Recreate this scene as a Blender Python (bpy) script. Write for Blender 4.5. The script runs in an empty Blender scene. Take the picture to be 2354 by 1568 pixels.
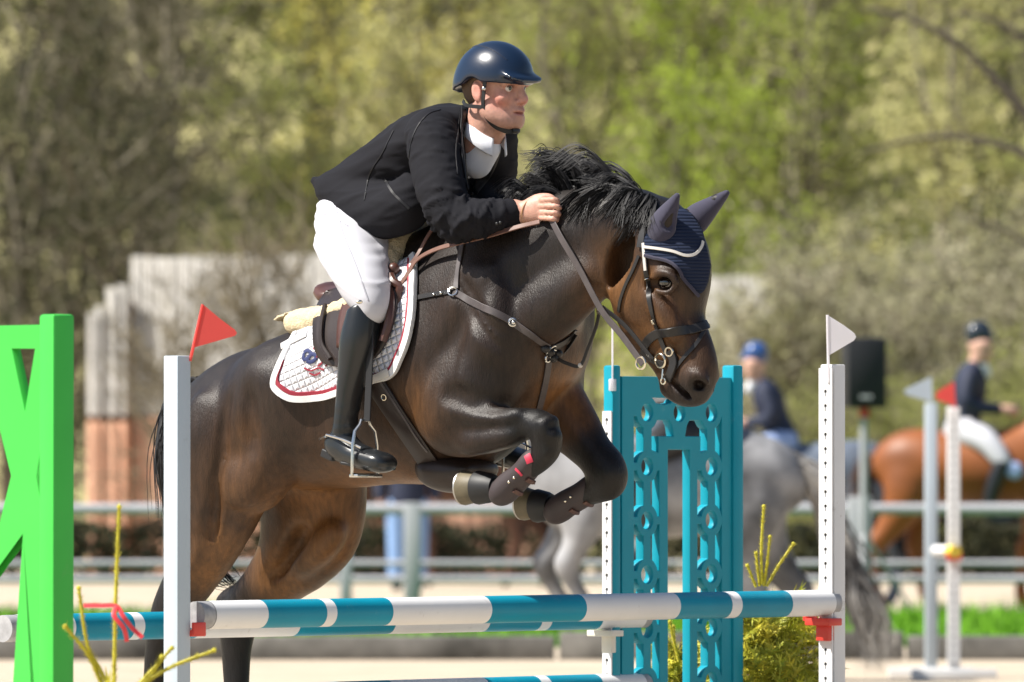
import bpy, bmesh, math, random
import numpy as np
from mathutils import Vector, Matrix, noise as mnoise
from mathutils.bvhtree import BVHTree
random.seed(7); np.random.seed(7)
scene = bpy.context.scene
COL = scene.collection
R = math.radians
# ------------------------------------------------------------------ camera
CAM_D, CAM_H, LENS = 26.5, 1.25, 300.0
FPX = LENS / 36.0 * 2354.0
PITCH = math.atan(283.0 / FPX)
cam_data = bpy.data.cameras.new('camera'); cam = bpy.data.objects.new('camera', cam_data); COL.objects.link(cam)
cam_data.lens = LENS; cam_data.sensor_width = 36.0; cam_data.clip_start = 0.5; cam_data.clip_end = 1500
cam.location = (0, -CAM_D, CAM_H); cam.rotation_euler = (math.pi / 2 + PITCH, 0, 0)
cam_data.dof.use_dof = True; cam_data.dof.focus_distance = 26.3; cam_data.dof.aperture_fstop = 5.8
scene.camera = cam
# ------------------------------------------------------------------ sky, sun, exposure
SUN = Vector((-0.60, -0.15, 0.79)).normalized()
world = bpy.data.worlds.new('World'); scene.world = world; world.use_nodes = True
wn = world.node_tree; bg = wn.nodes['Background']
sky = wn.nodes.new('ShaderNodeTexSky'); sky.sky_type = 'NISHITA'; sky.sun_disc = False
sky.sun_elevation = math.asin(SUN.z); sky.sun_rotation = math.atan2(SUN.x, SUN.y)
sky.air_density = 1.0; sky.dust_density = 1.2; sky.ozone_density = 1.0
wn.links.new(sky.outputs[0], bg.inputs[0]); bg.inputs[1].default_value = 0.068
sd = bpy.data.lights.new('sun', 'SUN'); so = bpy.data.objects.new('sun', sd); COL.objects.link(so)
sd.energy = 5.0; sd.angle = R(0.55); sd.color = (1.0, 0.95, 0.87)
so.rotation_euler = (-SUN).to_track_quat('-Z', 'Y').to_euler(); so.location = (-20, -15, 30)
vs = scene.view_settings
vs.view_transform = 'Standard'; vs.look = 'None'; vs.exposure = 0.88; vs.gamma = 1.0; vs.use_curve_mapping = False
scene.cycles.use_denoising = True
scene.cycles.max_bounces = 7; scene.cycles.diffuse_bounces = 4; scene.cycles.transparent_max_bounces = 8
scene.cycles.sample_clamp_indirect = 6.0

# ------------------------------------------------------------------ picture geometry -> place geometry
CAMP = np.array([0, -CAM_D, CAM_H])
def ray(px, py):
    a = (px - 1177.0) / FPX; b = (784.0 - py) / FPX
    return np.array([a, math.cos(PITCH) - b * math.sin(PITCH), math.sin(PITCH) + b * math.cos(PITCH)])
def P(px, py, y):                     # the point of that sight line which lies y metres behind the fence line
    d = ray(px, py); return CAMP + d * ((y + CAM_D) / d[1])
def G(px, y, z):                      # a point at depth y and height z under picture column px
    d = ray(px, 1000); q = CAMP + d * ((y + CAM_D) / d[1]); return np.array([q[0], y, z])
YAW = R(41.0); C, S = math.cos(YAW), math.sin(YAW)
HD = np.array([C, -S, 0.0]); RT = np.array([-S, -C, 0.0]); UP = np.array([0, 0, 1.0])   # heading, right hand, up of horse and rider
FD = np.array([S, C, 0.0])            # along the poles
def HP(px, py, v=0.0):                # -> local (u, v, w)
    d = ray(px, py); t = (v - RT @ CAMP) / (RT @ d); p = CAMP + d * t
    return np.array([HD @ p, v, p[2]])
def W(q):                             # local -> world
    q = np.asarray(q, float); return q[..., :1] * HD + q[..., 1:2] * RT + q[..., 2:3] * UP
def TL(p):                            # world -> local
    p = np.asarray(p, float); return np.stack([p @ HD, p @ RT, p[..., 2]], -1)

# ------------------------------------------------------------------ objects
def link(o, parent=None):
    COL.objects.link(o)
    if parent is not None: o.parent = parent
    return o
def tag(o, label=None, cat=None, group=None, kind=None):
    if label: o['label'] = label
    if cat: o['category'] = cat
    if group: o['group'] = group
    if kind: o['kind'] = kind
    return o
def empty(name, loc, label=None, cat=None, group=None, rz=0.0):
    o = bpy.data.objects.new(name, None); o.location = Vector(loc); o.rotation_euler = (0, 0, rz); o.empty_display_size = .1
    COL.objects.link(o); return tag(o, label, cat, group)
def setpar(o, parent):
    if parent is not None:
        bpy.context.view_layer.update() if False else None
        o.parent = parent
        o.matrix_parent_inverse = Matrix.LocRotScale(parent.location, parent.rotation_euler, parent.scale).inverted() if parent.parent is None else parent['_w'] if False else Matrix.LocRotScale(ROOT(parent).location, ROOT(parent).rotation_euler, ROOT(parent).scale).inverted()
    return o
def ROOT(o):
    while o.parent is not None: o = o.parent
    return o
def mesh_obj(name, verts, faces, mats, parent=None, smooth=True, fmat=None):
    """verts in world space; parent is an Empty (or a mesh with identity transform)"""
    me = bpy.data.meshes.new(name)
    v = np.asarray(verts, float)
    if parent is not None:
        rt = ROOT(parent); M = np.array(Matrix.LocRotScale(rt.location, rt.rotation_euler, rt.scale).inverted())
        v = v @ M[:3, :3].T + M[:3, 3]
    me.from_pydata(v.tolist(), [], [list(map(int, f)) for f in faces])
    for m in (mats if isinstance(mats, (list, tuple)) else [mats]): me.materials.append(m)
    if fmat is not None: me.polygons.foreach_set('material_index', np.asarray(fmat, np.int32))
    if smooth: me.polygons.foreach_set('use_smooth', np.ones(len(me.polygons), bool))
    me.update()
    o = bpy.data.objects.new(name, me); COL.objects.link(o)
    if parent is not None: o.parent = parent
    return o
class MB:
    """collects shapes into one mesh (world space)"""
    def __init__(s): s.v = []; s.f = []; s.m = []
    def add(s, verts, faces, mi=0):
        n = len(s.v); s.v.extend([tuple(map(float, q)) for q in verts]); s.f.extend([[i + n for i in f] for f in faces]); s.m.extend([mi] * len(faces)); return s
    def box(s, c, ax, ay, az, mi=0, bev=0.0):
        c, ax, ay, az = [np.asarray(q, float) for q in (c, ax, ay, az)]
        if bev <= 0:
            vs_ = [c + a * ax + b * ay + d * az for a in (-1, 1) for b in (-1, 1) for d in (-1, 1)]
            return s.add(vs_, [(0, 1, 3, 2), (4, 6, 7, 5), (0, 4, 5, 1), (2, 3, 7, 6), (0, 2, 6, 4), (1, 5, 7, 3)], mi)
        lx, ly, lz = [np.linalg.norm(q) for q in (ax, ay, az)]; bm = bmesh.new(); bmesh.ops.create_cube(bm, size=2)
        for q in bm.verts: q.co = Vector((q.co.x * lx, q.co.y * ly, q.co.z * lz))
        bmesh.ops.bevel(bm, geom=bm.edges[:], offset=bev, segments=2, affect='EDGES', profile=.5)
        bm.verts.index_update()
        vs_ = [c + q.co.x * ax / lx + q.co.y * ay / ly + q.co.z * az / lz for q in bm.verts]; fs = [[q.index for q in f.verts] for f in bm.faces]; bm.free()
        return s.add(vs_, fs, mi)
    def tube(s, pts, rad, n=8, mi=0, cap=True, flat=None, nrm=None):
        """sweep; rad scalar/list; flat=(half width, half thickness) with nrm per point -> strap"""
        pts = np.asarray(pts, float); m = len(pts)
        rad = np.full(m, rad) if np.isscalar(rad) else np.asarray(rad, float)
        T = np.gradient(pts, axis=0); T /= np.linalg.norm(T, axis=1, keepdims=True) + 1e-12
        base = len(s.v); ring = []
        ref = np.array([0.31, 0.2, 0.93])
        if abs(T[0] @ ref) > .9: ref = np.array([1.0, 0.1, 0])
        Np = np.cross(T[0], ref); Np /= np.linalg.norm(Np)
        for i in range(m):
            if nrm is not None: Np = np.asarray(nrm[i], float)
            Np = Np - (Np @ T[i]) * T[i]; Np /= np.linalg.norm(Np) + 1e-12
            B = np.cross(T[i], Np)
            if flat is None:
                for k in range(n):
                    a = 2 * math.pi * k / n; s.v.append(tuple(pts[i] + rad[i] * (math.cos(a) * Np + math.sin(a) * B)))
            else:
                hw, ht = flat; hw = hw * rad[i]
                for (a, b) in ((-.9, 1), (.9, 1), (1, .6), (1, -.6), (.9, -1), (-.9, -1), (-1, -.6), (-1, .6)): s.v.append(tuple(pts[i] + a * hw * B + b * ht * Np))
        if flat is not None: n = 8
        for i in range(m - 1):
            for k in range(n):
                s.f.append([base + i * n + k, base + i * n + (k + 1) % n, base + (i + 1) * n + (k + 1) % n, base + (i + 1) * n + k]); s.m.append(mi)
        if cap:
            s.f.append([base + k for k in range(n)][::-1]); s.m.append(mi); s.f.append([base + (m - 1) * n + k for k in range(n)]); s.m.append(mi)
        return s
    def ball(s, c, r, n=10, mi=0):
        bm = bmesh.new(); bmesh.ops.create_uvsphere(bm, u_segments=n, v_segments=max(4, n // 2 + 1), radius=1); bm.verts.index_update()
        r = np.full(3, r) if np.isscalar(r) else np.asarray(r, float)
        s.add([np.asarray(c) + np.array(q.co) * r for q in bm.verts], [[q.index for q in f.verts] for f in bm.faces], mi); bm.free(); return s
    def ring(s, c, n1, n2, Rr, r, mi=0, ns=20, nt=6, sq=1.0):
        c, n1, n2 = [np.asarray(q, float) for q in (c, n1, n2)]
        pts = [c + Rr * (math.cos(a) * n1 + sq * math.sin(a) * n2) for a in np.linspace(0, 2 * math.pi, ns + 1)]
        return s.tube(pts, r, nt, mi, cap=False)
    def build(s, name, mats, parent=None, smooth=True): 
        o = mesh_obj(name, s.v, s.f, mats, parent, smooth, s.m)
        if smooth: shade_auto(o)
        return o
def shade_auto(o, ang=38):
    me = o.data
    bm = bmesh.new(); bm.from_mesh(me)
    for e in bm.edges: e.smooth = not (len(e.link_faces) == 2 and e.calc_face_angle(0) > R(ang))
    bm.to_mesh(me); bm.free()
def spline(pts, n=8):
    """Catmull-Rom through rows of pts"""
    pts = np.asarray(pts, float); m = len(pts)
    if m < 3: return np.array([pts[0] + (pts[-1] - pts[0]) * t for t in np.linspace(0, 1, n + 1)])
    out = []
    for i in range(m - 1):
        p0 = pts[i - 1] if i > 0 else 2 * pts[0] - pts[1]; p3 = pts[i + 2] if i + 2 < m else 2 * pts[-1] - pts[-2]
        p1, p2 = pts[i], pts[i + 1]
        for k in range(n):
            t = k / n; out.append(.5 * ((2 * p1) + (-p0 + p2) * t + (2 * p0 - 5 * p1 + 4 * p2 - p3) * t * t + (-p0 + 3 * p1 - 3 * p2 + p3) * t ** 3))
    out.append(pts[-1]); return np.array(out)

# ------------------------------------------------------------------ materials
def mat(name, col, rough=.6, spec=.5, bump=0.0, bscale=60.0, var=0.0, vscale=8.0, col2=None, metal=0.0, sheen=0.0, coat=0.0, scuff=0.0, sscale=9.0, scol=(.30, .27, .23), attr=None, stretch=None, bdist=.002, coatr=.08, trans=0.0, emit=None):
    m = bpy.data.materials.new(name); m.use_nodes = True; nt = m.node_tree; b = nt.nodes['Principled BSDF']; L = nt.links.new
    b.inputs['Roughness'].default_value = rough; b.inputs['Specular IOR Level'].default_value = spec; b.inputs['Metallic'].default_value = metal
    b.inputs['Sheen Weight'].default_value = sheen; b.inputs['Coat Weight'].default_value = coat; b.inputs['Coat Roughness'].default_value = coatr
    tc = nt.nodes.new('ShaderNodeTexCoord'); src = tc.outputs['Object']
    if stretch:
        mp = nt.nodes.new('ShaderNodeMapping'); mp.inputs['Scale'].default_value = stretch; L(src, mp.inputs[0]); src = mp.outputs[0]
    csock = None
    if attr:
        at = nt.nodes.new('ShaderNodeAttribute'); at.attribute_name = attr; csock = at.outputs['Color']
    if var > 0 or col2 is not None:
        nz = nt.nodes.new('ShaderNodeTexNoise'); nz.inputs['Scale'].default_value = vscale; nz.inputs['Detail'].default_value = 5; L(src, nz.inputs['Vector'])
        rp = nt.nodes.new('ShaderNodeValToRGB'); rp.color_ramp.elements[0].position = .3; rp.color_ramp.elements[1].position = .7; L(nz.outputs[0], rp.inputs[0])
        if col2 is None:
            f = 1 - var
            rp.color_ramp.elements[0].color = (col[0] * f, col[1] * f, col[2] * f, 1); rp.color_ramp.elements[1].color = (*col, 1)
        else:
            rp.color_ramp.elements[0].color = (*col2, 1); rp.color_ramp.elements[1].color = (*col, 1)
        if attr:
            rp.color_ramp.elements[0].color = (1 - var,) * 3 + (1,); rp.color_ramp.elements[1].color = (1, 1, 1, 1)
            mx = nt.nodes.new('ShaderNodeMix'); mx.data_type = 'RGBA'; mx.blend_type = 'MULTIPLY'; mx.inputs[0].default_value = 1; L(csock, mx.inputs[6]); L(rp.outputs[0], mx.inputs[7]); csock = mx.outputs[2]
        else: csock = rp.outputs[0]
    if scuff > 0:
        ns = nt.nodes.new('ShaderNodeTexNoise'); ns.inputs['Scale'].default_value = sscale; ns.inputs['Detail'].default_value = 9; ns.inputs['Roughness'].default_value = .75; L(src, ns.inputs['Vector'])
        rs = nt.nodes.new('ShaderNodeValToRGB'); rs.color_ramp.elements[0].position = .60; rs.color_ramp.elements[1].position = .72; rs.color_ramp.elements[0].color = (0, 0, 0, 1); rs.color_ramp.elements[1].color = (scuff,) * 3 + (1,); L(ns.outputs[0], rs.inputs[0])
        mz = nt.nodes.new('ShaderNodeMix'); mz.data_type = 'RGBA'; L(rs.outputs[0], mz.inputs[0]); mz.inputs[7].default_value = (*scol, 1)
        if csock is None: mz.inputs[6].default_value = (*col, 1)
        else: L(csock, mz.inputs[6])
        csock = mz.outputs[2]
    if csock is not None: L(csock, b.inputs['Base Color'])
    else: b.inputs['Base Color'].default_value = (*col, 1)
    if bump > 0:
        nb = nt.nodes.new('ShaderNodeTexNoise'); nb.inputs['Scale'].default_value = bscale; nb.inputs['Detail'].default_value = 4; L(src, nb.inputs['Vector'])
        bp = nt.nodes.new('ShaderNodeBump'); bp.inputs['Strength'].default_value = bump; bp.inputs['Distance'].default_value = bdist; L(nb.outputs[0], bp.inputs['Height']); L(bp.outputs[0], b.inputs['Normal'])
    if emit: b.inputs['Emission Color'].default_value = (*emit, 1); b.inputs['Emission Strength'].default_value = 1
    return m

# ------------------------------------------------------------------ implicit surfaces for bodies, cloth and leather
class Field:
    def __init__(s, lo, hi, h):
        s.lo = np.asarray(lo, float); s.h = h; s.n = np.ceil((np.asarray(hi) - s.lo) / h).astype(int) + 1
        s.D = np.full(s.n, 1.0, np.float32); s.ax = [(s.lo[i] + h * np.arange(s.n[i])).astype(np.float32) for i in range(3)]
    def sub(s, lo, hi):
        a = np.clip(np.floor((np.asarray(lo) - s.lo) / s.h).astype(int), 0, s.n); b = np.clip(np.ceil((np.asarray(hi) - s.lo) / s.h).astype(int) + 1, 0, s.n)
        sl = tuple(slice(a[i], b[i]) for i in range(3))
        X = s.ax[0][sl[0]][:, None, None]; Y = s.ax[1][sl[1]][None, :, None]; Z = s.ax[2][sl[2]][None, None, :]
        return sl, X, Y, Z
    def comb(s, sl, d, k, op):
        if d.size == 0: return
        A = s.D[sl]
        if op == 'sub': A = -A
        if k > 0:
            hh = np.maximum(k - np.abs(A - d), 0) / k; r = np.minimum(A, d) - hh * hh * k * .25
        else: r = np.minimum(A, d)
        s.D[sl] = -r if op == 'sub' else r
    def seg(s, c0, c1, a0, a1, b0, b1, k=.02, op='add', lat=(0, 1, 0)):
        c0, c1 = np.asarray(c0, float), np.asarray(c1, float); T = c1 - c0; ln = np.linalg.norm(T) + 1e-9; T = T / ln
        Lv = np.asarray(lat, float); Lv = Lv - (Lv @ T) * T; nl = np.linalg.norm(Lv)
        if nl < 1e-4: Lv = np.array([1.0, 0, 0]) - T[0] * T; nl = np.linalg.norm(Lv)
        Lv /= nl; N = np.cross(T, Lv); mr = max(a0, a1, b0, b1) + k + 2.5 * s.h
        sl, X, Y, Z = s.sub(np.minimum(c0, c1) - mr, np.maximum(c0, c1) + mr)
        x, y, z = X - c0[0], Y - c0[1], Z - c0[2]
        tl = x * T[0] + y * T[1] + z * T[2]; t = np.clip(tl / ln, 0, 1)
        qt = tl - t * ln; qa = x * N[0] + y * N[1] + z * N[2]; qb = x * Lv[0] + y * Lv[1] + z * Lv[2]
        ra = a0 + (a1 - a0) * t; rb = b0 + (b1 - b0) * t; rt = np.minimum(ra, rb)
        e1, e2, e3 = qa / ra, qb / rb, qt / rt
        k1 = np.sqrt(e1 * e1 + e2 * e2 + e3 * e3); k2 = np.sqrt((e1 / ra) ** 2 + (e2 / rb) ** 2 + (e3 / rt) ** 2)
        s.comb(sl, k1 * (k1 - 1) / (k2 + 1e-5), k, op)
    def ell(s, c, r, k=.02, op='add', M=None):
        c, r = np.asarray(c, float), np.asarray(r, float); mr = r.max() + k + 2.5 * s.h
        sl, X, Y, Z = s.sub(c - mr, c + mr); x, y, z = X - c[0], Y - c[1], Z - c[2]
        if M is not None:
            x, y, z = [x * M[i][0] + y * M[i][1] + z * M[i][2] for i in range(3)]
        e1, e2, e3 = x / r[0], y / r[1], z / r[2]
        k1 = np.sqrt(e1 * e1 + e2 * e2 + e3 * e3); k2 = np.sqrt((e1 / r[0]) ** 2 + (e2 / r[1]) ** 2 + (e3 / r[2]) ** 2)
        s.comb(sl, k1 * (k1 - 1) / (k2 + 1e-5), k, op)
    def chain(s, st, k=.02, k1=None, sub=4, op='add', lat=(0, 1, 0), kin=.006):
        """st rows: u v w a b (already local metres). k blends with what is there."""
        A = spline(np.asarray(st, float), sub) if len(st) > 2 else np.asarray(st, float)
        A[:, 3:] = np.maximum(A[:, 3:], .002); k1 = k if k1 is None else k1; m = len(A) - 1
        for i in range(m):
            kk = k + (k1 - k) * (i / max(1, m - 1))
            s.seg(A[i, :3], A[i + 1, :3], A[i, 3], A[i + 1, 3], A[i, 4], A[i + 1, 4], kk, op, lat)
    def half(s, n, d, k=.0):            # keep the side n.p < d
        n = np.asarray(n, float); sl = tuple(slice(0, q) for q in s.n)
        g = s.ax[0][:, None, None] * n[0] + s.ax[1][None, :, None] * n[1] + s.ax[2][None, None, :] * n[2] - d
        s.D = np.maximum(s.D, g.astype(np.float32))
    def surf(s):
        D = s.D; sg = D < 0; n = D.shape
        c = np.zeros((n[0] - 1, n[1] - 1, n[2] - 1), np.uint8)
        for i in (0, 1):
            for j in (0, 1):
                for k in (0, 1): c += sg[i:n[0] - 1 + i, j:n[1] - 1 + j, k:n[2] - 1 + k]
        act = np.argwhere((c > 0) & (c < 8)); I, J, K = act.T
        idx = np.full(c.shape, -1, np.int32); idx[I, J, K] = np.arange(len(act))
        acc = np.zeros((len(act), 3)); cnt = np.zeros(len(act))
        cs = [(i, j, k) for i in (0, 1) for j in (0, 1) for k in (0, 1)]
        for a in range(8):
            for b in range(a + 1, 8):
                df = np.array(cs[b]) - np.array(cs[a])
                if np.abs(df).sum() != 1: continue
                da = D[I + cs[a][0], J + cs[a][1], K + cs[a][2]]; db = D[I + cs[b][0], J + cs[b][1], K + cs[b][2]]
                x = (da < 0) != (db < 0); t = np.where(x, da / np.where(x, da - db, 1), 0)
                acc += np.where(x[:, None], np.array(cs[a]) + t[:, None] * df, 0); cnt += x
        V = s.lo + s.h * (act + acc / cnt[:, None]); F = []
        for axn in range(3):
            o1, o2 = [q for q in range(3) if q != axn]
            sa = [slice(1, -1)] * 3; sb = [slice(1, -1)] * 3; sa[axn] = slice(0, -1); sb[axn] = slice(1, None)
            A, B = sg[tuple(sa)], sg[tuple(sb)]; ed = np.argwhere(A != B); fl = A[tuple(ed.T)]
            base = ed.copy(); base[:, o1] += 1; base[:, o2] += 1
            def at(d1, d2):
                q = base.copy(); q[:, o1] -= d1; q[:, o2] -= d2; return idx[q[:, 0], q[:, 1], q[:, 2]]
            q = np.stack([at(0, 0), at(1, 0), at(1, 1), at(0, 1)], 1); q = q[(q >= 0).all(1)] if False else q
            rev = fl if axn != 1 else ~fl
            q[rev] = q[rev][:, ::-1]; F.append(q)
        F = np.concatenate(F); F = F[(F >= 0).all(1)]
        # drop small islands is left out; two light smoothing passes
        return V, F[:, ::-1]
def relax(V, F, it=2, lam=.5):
    for _ in range(it):
        acc = np.zeros_like(V); cnt = np.zeros(len(V))
        for a in range(4):
            np.add.at(acc, F[:, a], V[F[:, (a + 1) % 4]]); np.add.at(cnt, F[:, a], 1)
            np.add.at(acc, F[:, a], V[F[:, (a + 3) % 4]]); np.add.at(cnt, F[:, a], 1)
        V = V + lam * (acc / np.maximum(cnt, 1)[:, None] - V)
    return V
def vnormals(V, F):
    n = np.cross(V[F[:, 2]] - V[F[:, 0]], V[F[:, 3]] - V[F[:, 1]]); N = np.zeros_like(V)
    for a in range(4): np.add.at(N, F[:, a], n)
    return N / (np.linalg.norm(N, axis=1, keepdims=True) + 1e-12)
def fmesh(name, V, F, m, parent=None, colors=None):
    """V in world space"""
    if parent is not None:
        rt = ROOT(parent); M = np.array(Matrix.LocRotScale(rt.location, rt.rotation_euler, rt.scale).inverted()); V = V @ M[:3, :3].T + M[:3, 3]
    me = bpy.data.meshes.new(name); nv, nf = len(V), len(F)
    me.vertices.add(nv); me.vertices.foreach_set('co', np.ascontiguousarray(V, np.float32).ravel())
    me.loops.add(nf * 4); me.loops.foreach_set('vertex_index', np.ascontiguousarray(F, np.int32).ravel())
    me.polygons.add(nf); me.polygons.foreach_set('loop_start', np.arange(0, nf * 4, 4, dtype=np.int32)); me.polygons.foreach_set('use_smooth', np.ones(nf, bool))
    me.update(calc_edges=True); me.validate()
    if colors is not None:
        ca = me.color_attributes.new('coat', 'FLOAT_COLOR', 'POINT'); c4 = np.ones((nv, 4), np.float32); c4[:, :3] = colors; ca.data.foreach_set('color', c4.ravel())
    me.materials.append(m)
    o = bpy.data.objects.new(name, me); COL.objects.link(o)
    if parent is not None: o.parent = parent
    return o
def sst(e0, e1, x): t = np.clip((x - e0) / (e1 - e0), 0, 1); return t * t * (3 - 2 * t)
def ST(rows, ratio=None):
    """rows: px py hp(px) v rv(m) seen in the picture -> local stations u v w a b whose outline has that half width"""
    rows = np.asarray(rows, float); img = rows[:, :2]; T = np.gradient(img, axis=0); T /= np.linalg.norm(T, axis=1, keepdims=True); out = []
    cen = np.array([HP(r[0], r[1], r[3]) for r in rows]); A3 = np.gradient(cen, axis=0)
    for r, t, c, a3 in zip(rows, T, cen, A3):
        sc = FPX / (CAM_D + W(c)[1]); e = np.array([-t[1], t[0]]); L = np.array([0, 1.0, 0])
        a3 = a3 / np.linalg.norm(a3); Lv = L - (L @ a3) * a3; Lv /= np.linalg.norm(Lv); n = np.cross(a3, Lv)
        im = lambda q: np.array([(q[0] * HD[0] + q[1] * RT[0]) * sc, -q[2] * sc])
        pn, pl = abs(im(n) @ e), abs(im(Lv) @ e)
        hp = r[2]; rest = hp * hp - (r[4] * pl) ** 2
        a = math.sqrt(max(rest, (.45 * hp) ** 2)) / max(pn, .3 * sc)
        out.append([*c, a, r[4]])
    return np.array(out)
# =================================================================== the setting
M_sand = mat('arena_sand', (.52, .44, .34), rough=.95, spec=.15, bump=.8, bscale=35, col2=(.42, .35, .265), vscale=1.6, bdist=.02)
M_turf = mat('turf', (.075, .19, .018), rough=.95, spec=.1, var=.5, vscale=3)
M_grass = mat('grass_blades', (.17, .40, .02), rough=.7, spec=.2, var=.35, vscale=2)
M_kerb = mat('grey_timber', (.22, .21, .19), rough=.9, bump=.6, bscale=14, col2=(.06, .057, .05), vscale=3.5)
M_litter = mat('leaf_litter', (.38, .35, .17), rough=1, spec=.1, col2=(.23, .21, .105), vscale=.5)
M_rail = mat('galvanised_rail', (.47, .47, .50), rough=.5, metal=.0, var=.2, vscale=2)
Dp = lambda d: d - CAM_D
def sheet(name, x0, x1, y0, y1, z, m):
    return tag(mesh_obj(name, [(x0, y0, z), (x1, y0, z), (x1, y1, z), (x0, y1, z)], [(0, 1, 2, 3)], m, smooth=False), kind='structure')
sheet('ground', -400, 400, -60, 700, 0, M_sand)
sheet('grass_verge', -60, 60, Dp(58.2), Dp(72.2), .004, M_turf)
# grass on the verge
rg = np.random.RandomState(4); n = 26000
bx_ = np.c_[rg.uniform(-9, 9, n), rg.uniform(Dp(58.3), Dp(72), n)]; hh = rg.uniform(.03, .11, n) * (1 + .8 * (np.sin(bx_[:, 0] * 2.1) * np.sin(bx_[:, 1] * .9) > .4)); an = rg.uniform(0, math.pi, n); wd = rg.uniform(.006, .014, n)
dx = np.c_[np.cos(an) * wd, np.sin(an) * wd]; tip = bx_ + rg.normal(0, .03, (n, 2))
V_ = np.zeros((n, 3, 3)); V_[:, 0, :2] = bx_ - dx; V_[:, 1, :2] = bx_ + dx; V_[:, 2, :2] = tip; V_[:, :2, 2] = .004; V_[:, 2, 2] = hh
o = mesh_obj('grass', V_.reshape(-1, 3), np.arange(3 * n).reshape(n, 3), M_grass, smooth=False); tag(o, 'strip of bright green grass beyond the arena kerb', 'grass', kind='stuff')
# kerb of weathered sleepers along the arena
kb = empty('arena_kerb', (0, Dp(54.6), 0), 'low grey timber kerb running along the edge of the sand arena', 'kerb'); rk = random.Random(2); x = -14.0
while x < 14:
    L_ = rk.uniform(2.0, 2.6); hgt = rk.uniform(.15, .18); mb = MB(); mb.box((x + L_ / 2, Dp(54.6) + rk.uniform(-.03, .03), hgt / 2), (L_ / 2 - .015, rk.uniform(-.02, .02), 0), (0, .13, 0), (0, 0, hgt / 2), 0, .012); mb.build('timber', M_kerb, kb, True); x += L_
# rail fence
fn = empty('rail_fence', (0, Dp(71), 0), 'grey metal rail fence across the far side of the arena', 'fence')
for z, hw in ((.875, .048), (.425, .026), (.29, .033)):
    mb = MB(); x0, x1 = G(-500, Dp(71), 0)[0], G(2900, Dp(71), 0)[0]; pts = [(q, Dp(71), z) for q in np.linspace(x0, x1, 8)]; mb.tube(pts, hw, 12); mb.build('rail', M_rail, fn)
for px, w_, h_ in ((-160, .07, .95), (400, .06, .95), (795, .05, .55), (948, .07, .93), (1460, .06, .95), (1975, .10, .98), (2560, .07, .95)):
    c = G(px, Dp(70.8), h_ / 2); mb = MB(); mb.box(c, (w_, 0, 0), (0, .045, 0), (0, 0, h_ / 2), 0, .01); mb.build('post', M_rail, fn, True)
# dark clipped hedge beyond the fence
M_hedge = mat('dark_hedge_leaves', (.055, .06, .03), rough=.85, spec=.15, col2=(.02, .022, .013), vscale=1.2)
rh = np.random.RandomState(9); n = 15000; x0, x1 = G(-260, Dp(90), 0)[0], G(2640, Dp(90), 0)[0]
hc = np.c_[rh.uniform(x0, x1, n), Dp(90) + rh.uniform(-.35, .35, n), np.zeros(n)]; hc[:, 2] = rh.uniform(.03, 1, n) ** .8 * (.70 + .10 * np.sin(hc[:, 0] * 1.7) + .06 * np.sin(hc[:, 0] * 5.1))
ha = rh.normal(0, 1, (n, 3)); ha /= np.linalg.norm(ha, axis=1, keepdims=True); hb = np.cross(ha, rh.normal(0, 1, (n, 3))); hb /= np.linalg.norm(hb, axis=1, keepdims=True); hs = rh.uniform(.03, .06, n)[:, None]
hg = empty('hedge', (0, Dp(90), 0), 'low dark hedge running behind the rail fence', 'hedge'); o = mesh_obj('foliage', np.stack([hc - ha * hs, hc + hb * hs * .6, hc + ha * hs, hc - hb * hs * .6], 1).reshape(-1, 3), np.arange(4 * n).reshape(n, 4), M_hedge, hg, False); tag(o, kind='stuff')
mb = MB()
for q in np.arange(x0, x1, .45): mb.tube([(q, Dp(90), 0), (q + .05, Dp(90) + .03, .5)], [.02, .008], 5)
tag(mb.build('stems', M_kerb, hg), kind='stuff')
# hillside behind
def hill(x, d):
    t = min(1, max(0, (d - 103) / 70)); t = t * t * (3 - 2 * t); return 20 * t + .6 * math.sin(x * .31) * t + .5 * math.sin(d * .23 + x * .12) * t
xs = np.linspace(-90, 90, 61); ds = np.linspace(104, 260, 53); V_ = [(x, Dp(d), hill(x, d) - .05 + (.06 if d > 105 else 0)) for d in ds for x in xs]
tag(mesh_obj('hill', V_, [(j * 61 + i, j * 61 + i + 1, (j + 1) * 61 + i + 1, (j + 1) * 61 + i) for j in range(52) for i in range(60)], M_litter), kind='structure')
# =================================================================== the oxer
M_white = mat('white_paint', (.76, .76, .76), rough=.45, spec=.35, var=.12, vscale=3, bump=.15, bscale=30, scuff=.55, sscale=11)
M_teal = mat('teal_paint', (.0, .25, .37), rough=.45, spec=.3, var=.15, vscale=4, bump=.15, bscale=30, scuff=.5, sscale=12, scol=(.10, .30, .38))
M_cap = mat('grey_pole_end', (.42, .42, .43), rough=.5, var=.4, vscale=30)
A_MID = np.array([0.0, 0, 0]); ZA, ZB = .80, .750
B_OFF = -.80 * HD
def poleline(mid, z, t): return mid + FD * t + UP * z
def px_of(p):
    d = p - CAMP; f = np.array([0, math.cos(PITCH), math.sin(PITCH)]); u = np.array([0, -math.sin(PITCH), math.cos(PITCH)])
    return 1177 + FPX * d[0] / (d @ f), 784 - FPX * (d @ u) / (d @ f)
def t_at(mid, z, px):
    lo, hi = -3.0, 3.0
    for _ in range(50):
        m_ = (lo + hi) / 2
        if px_of(poleline(mid, z, m_))[0] < px: lo = m_
        else: hi = m_
    return lo
cuts = [t_at(A_MID, ZA, p) for p in (448, 475, 594, 729, 752, 881, 1108, 1326, 1542, 1661, 1684, 1800, 1900, 1914)]
kinds = [2, 0, 1, 0, 1, 0, 1, 0, 1, 0, 1, 0, 2]
TL0, TL1 = cuts[0], cuts[-1]
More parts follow.
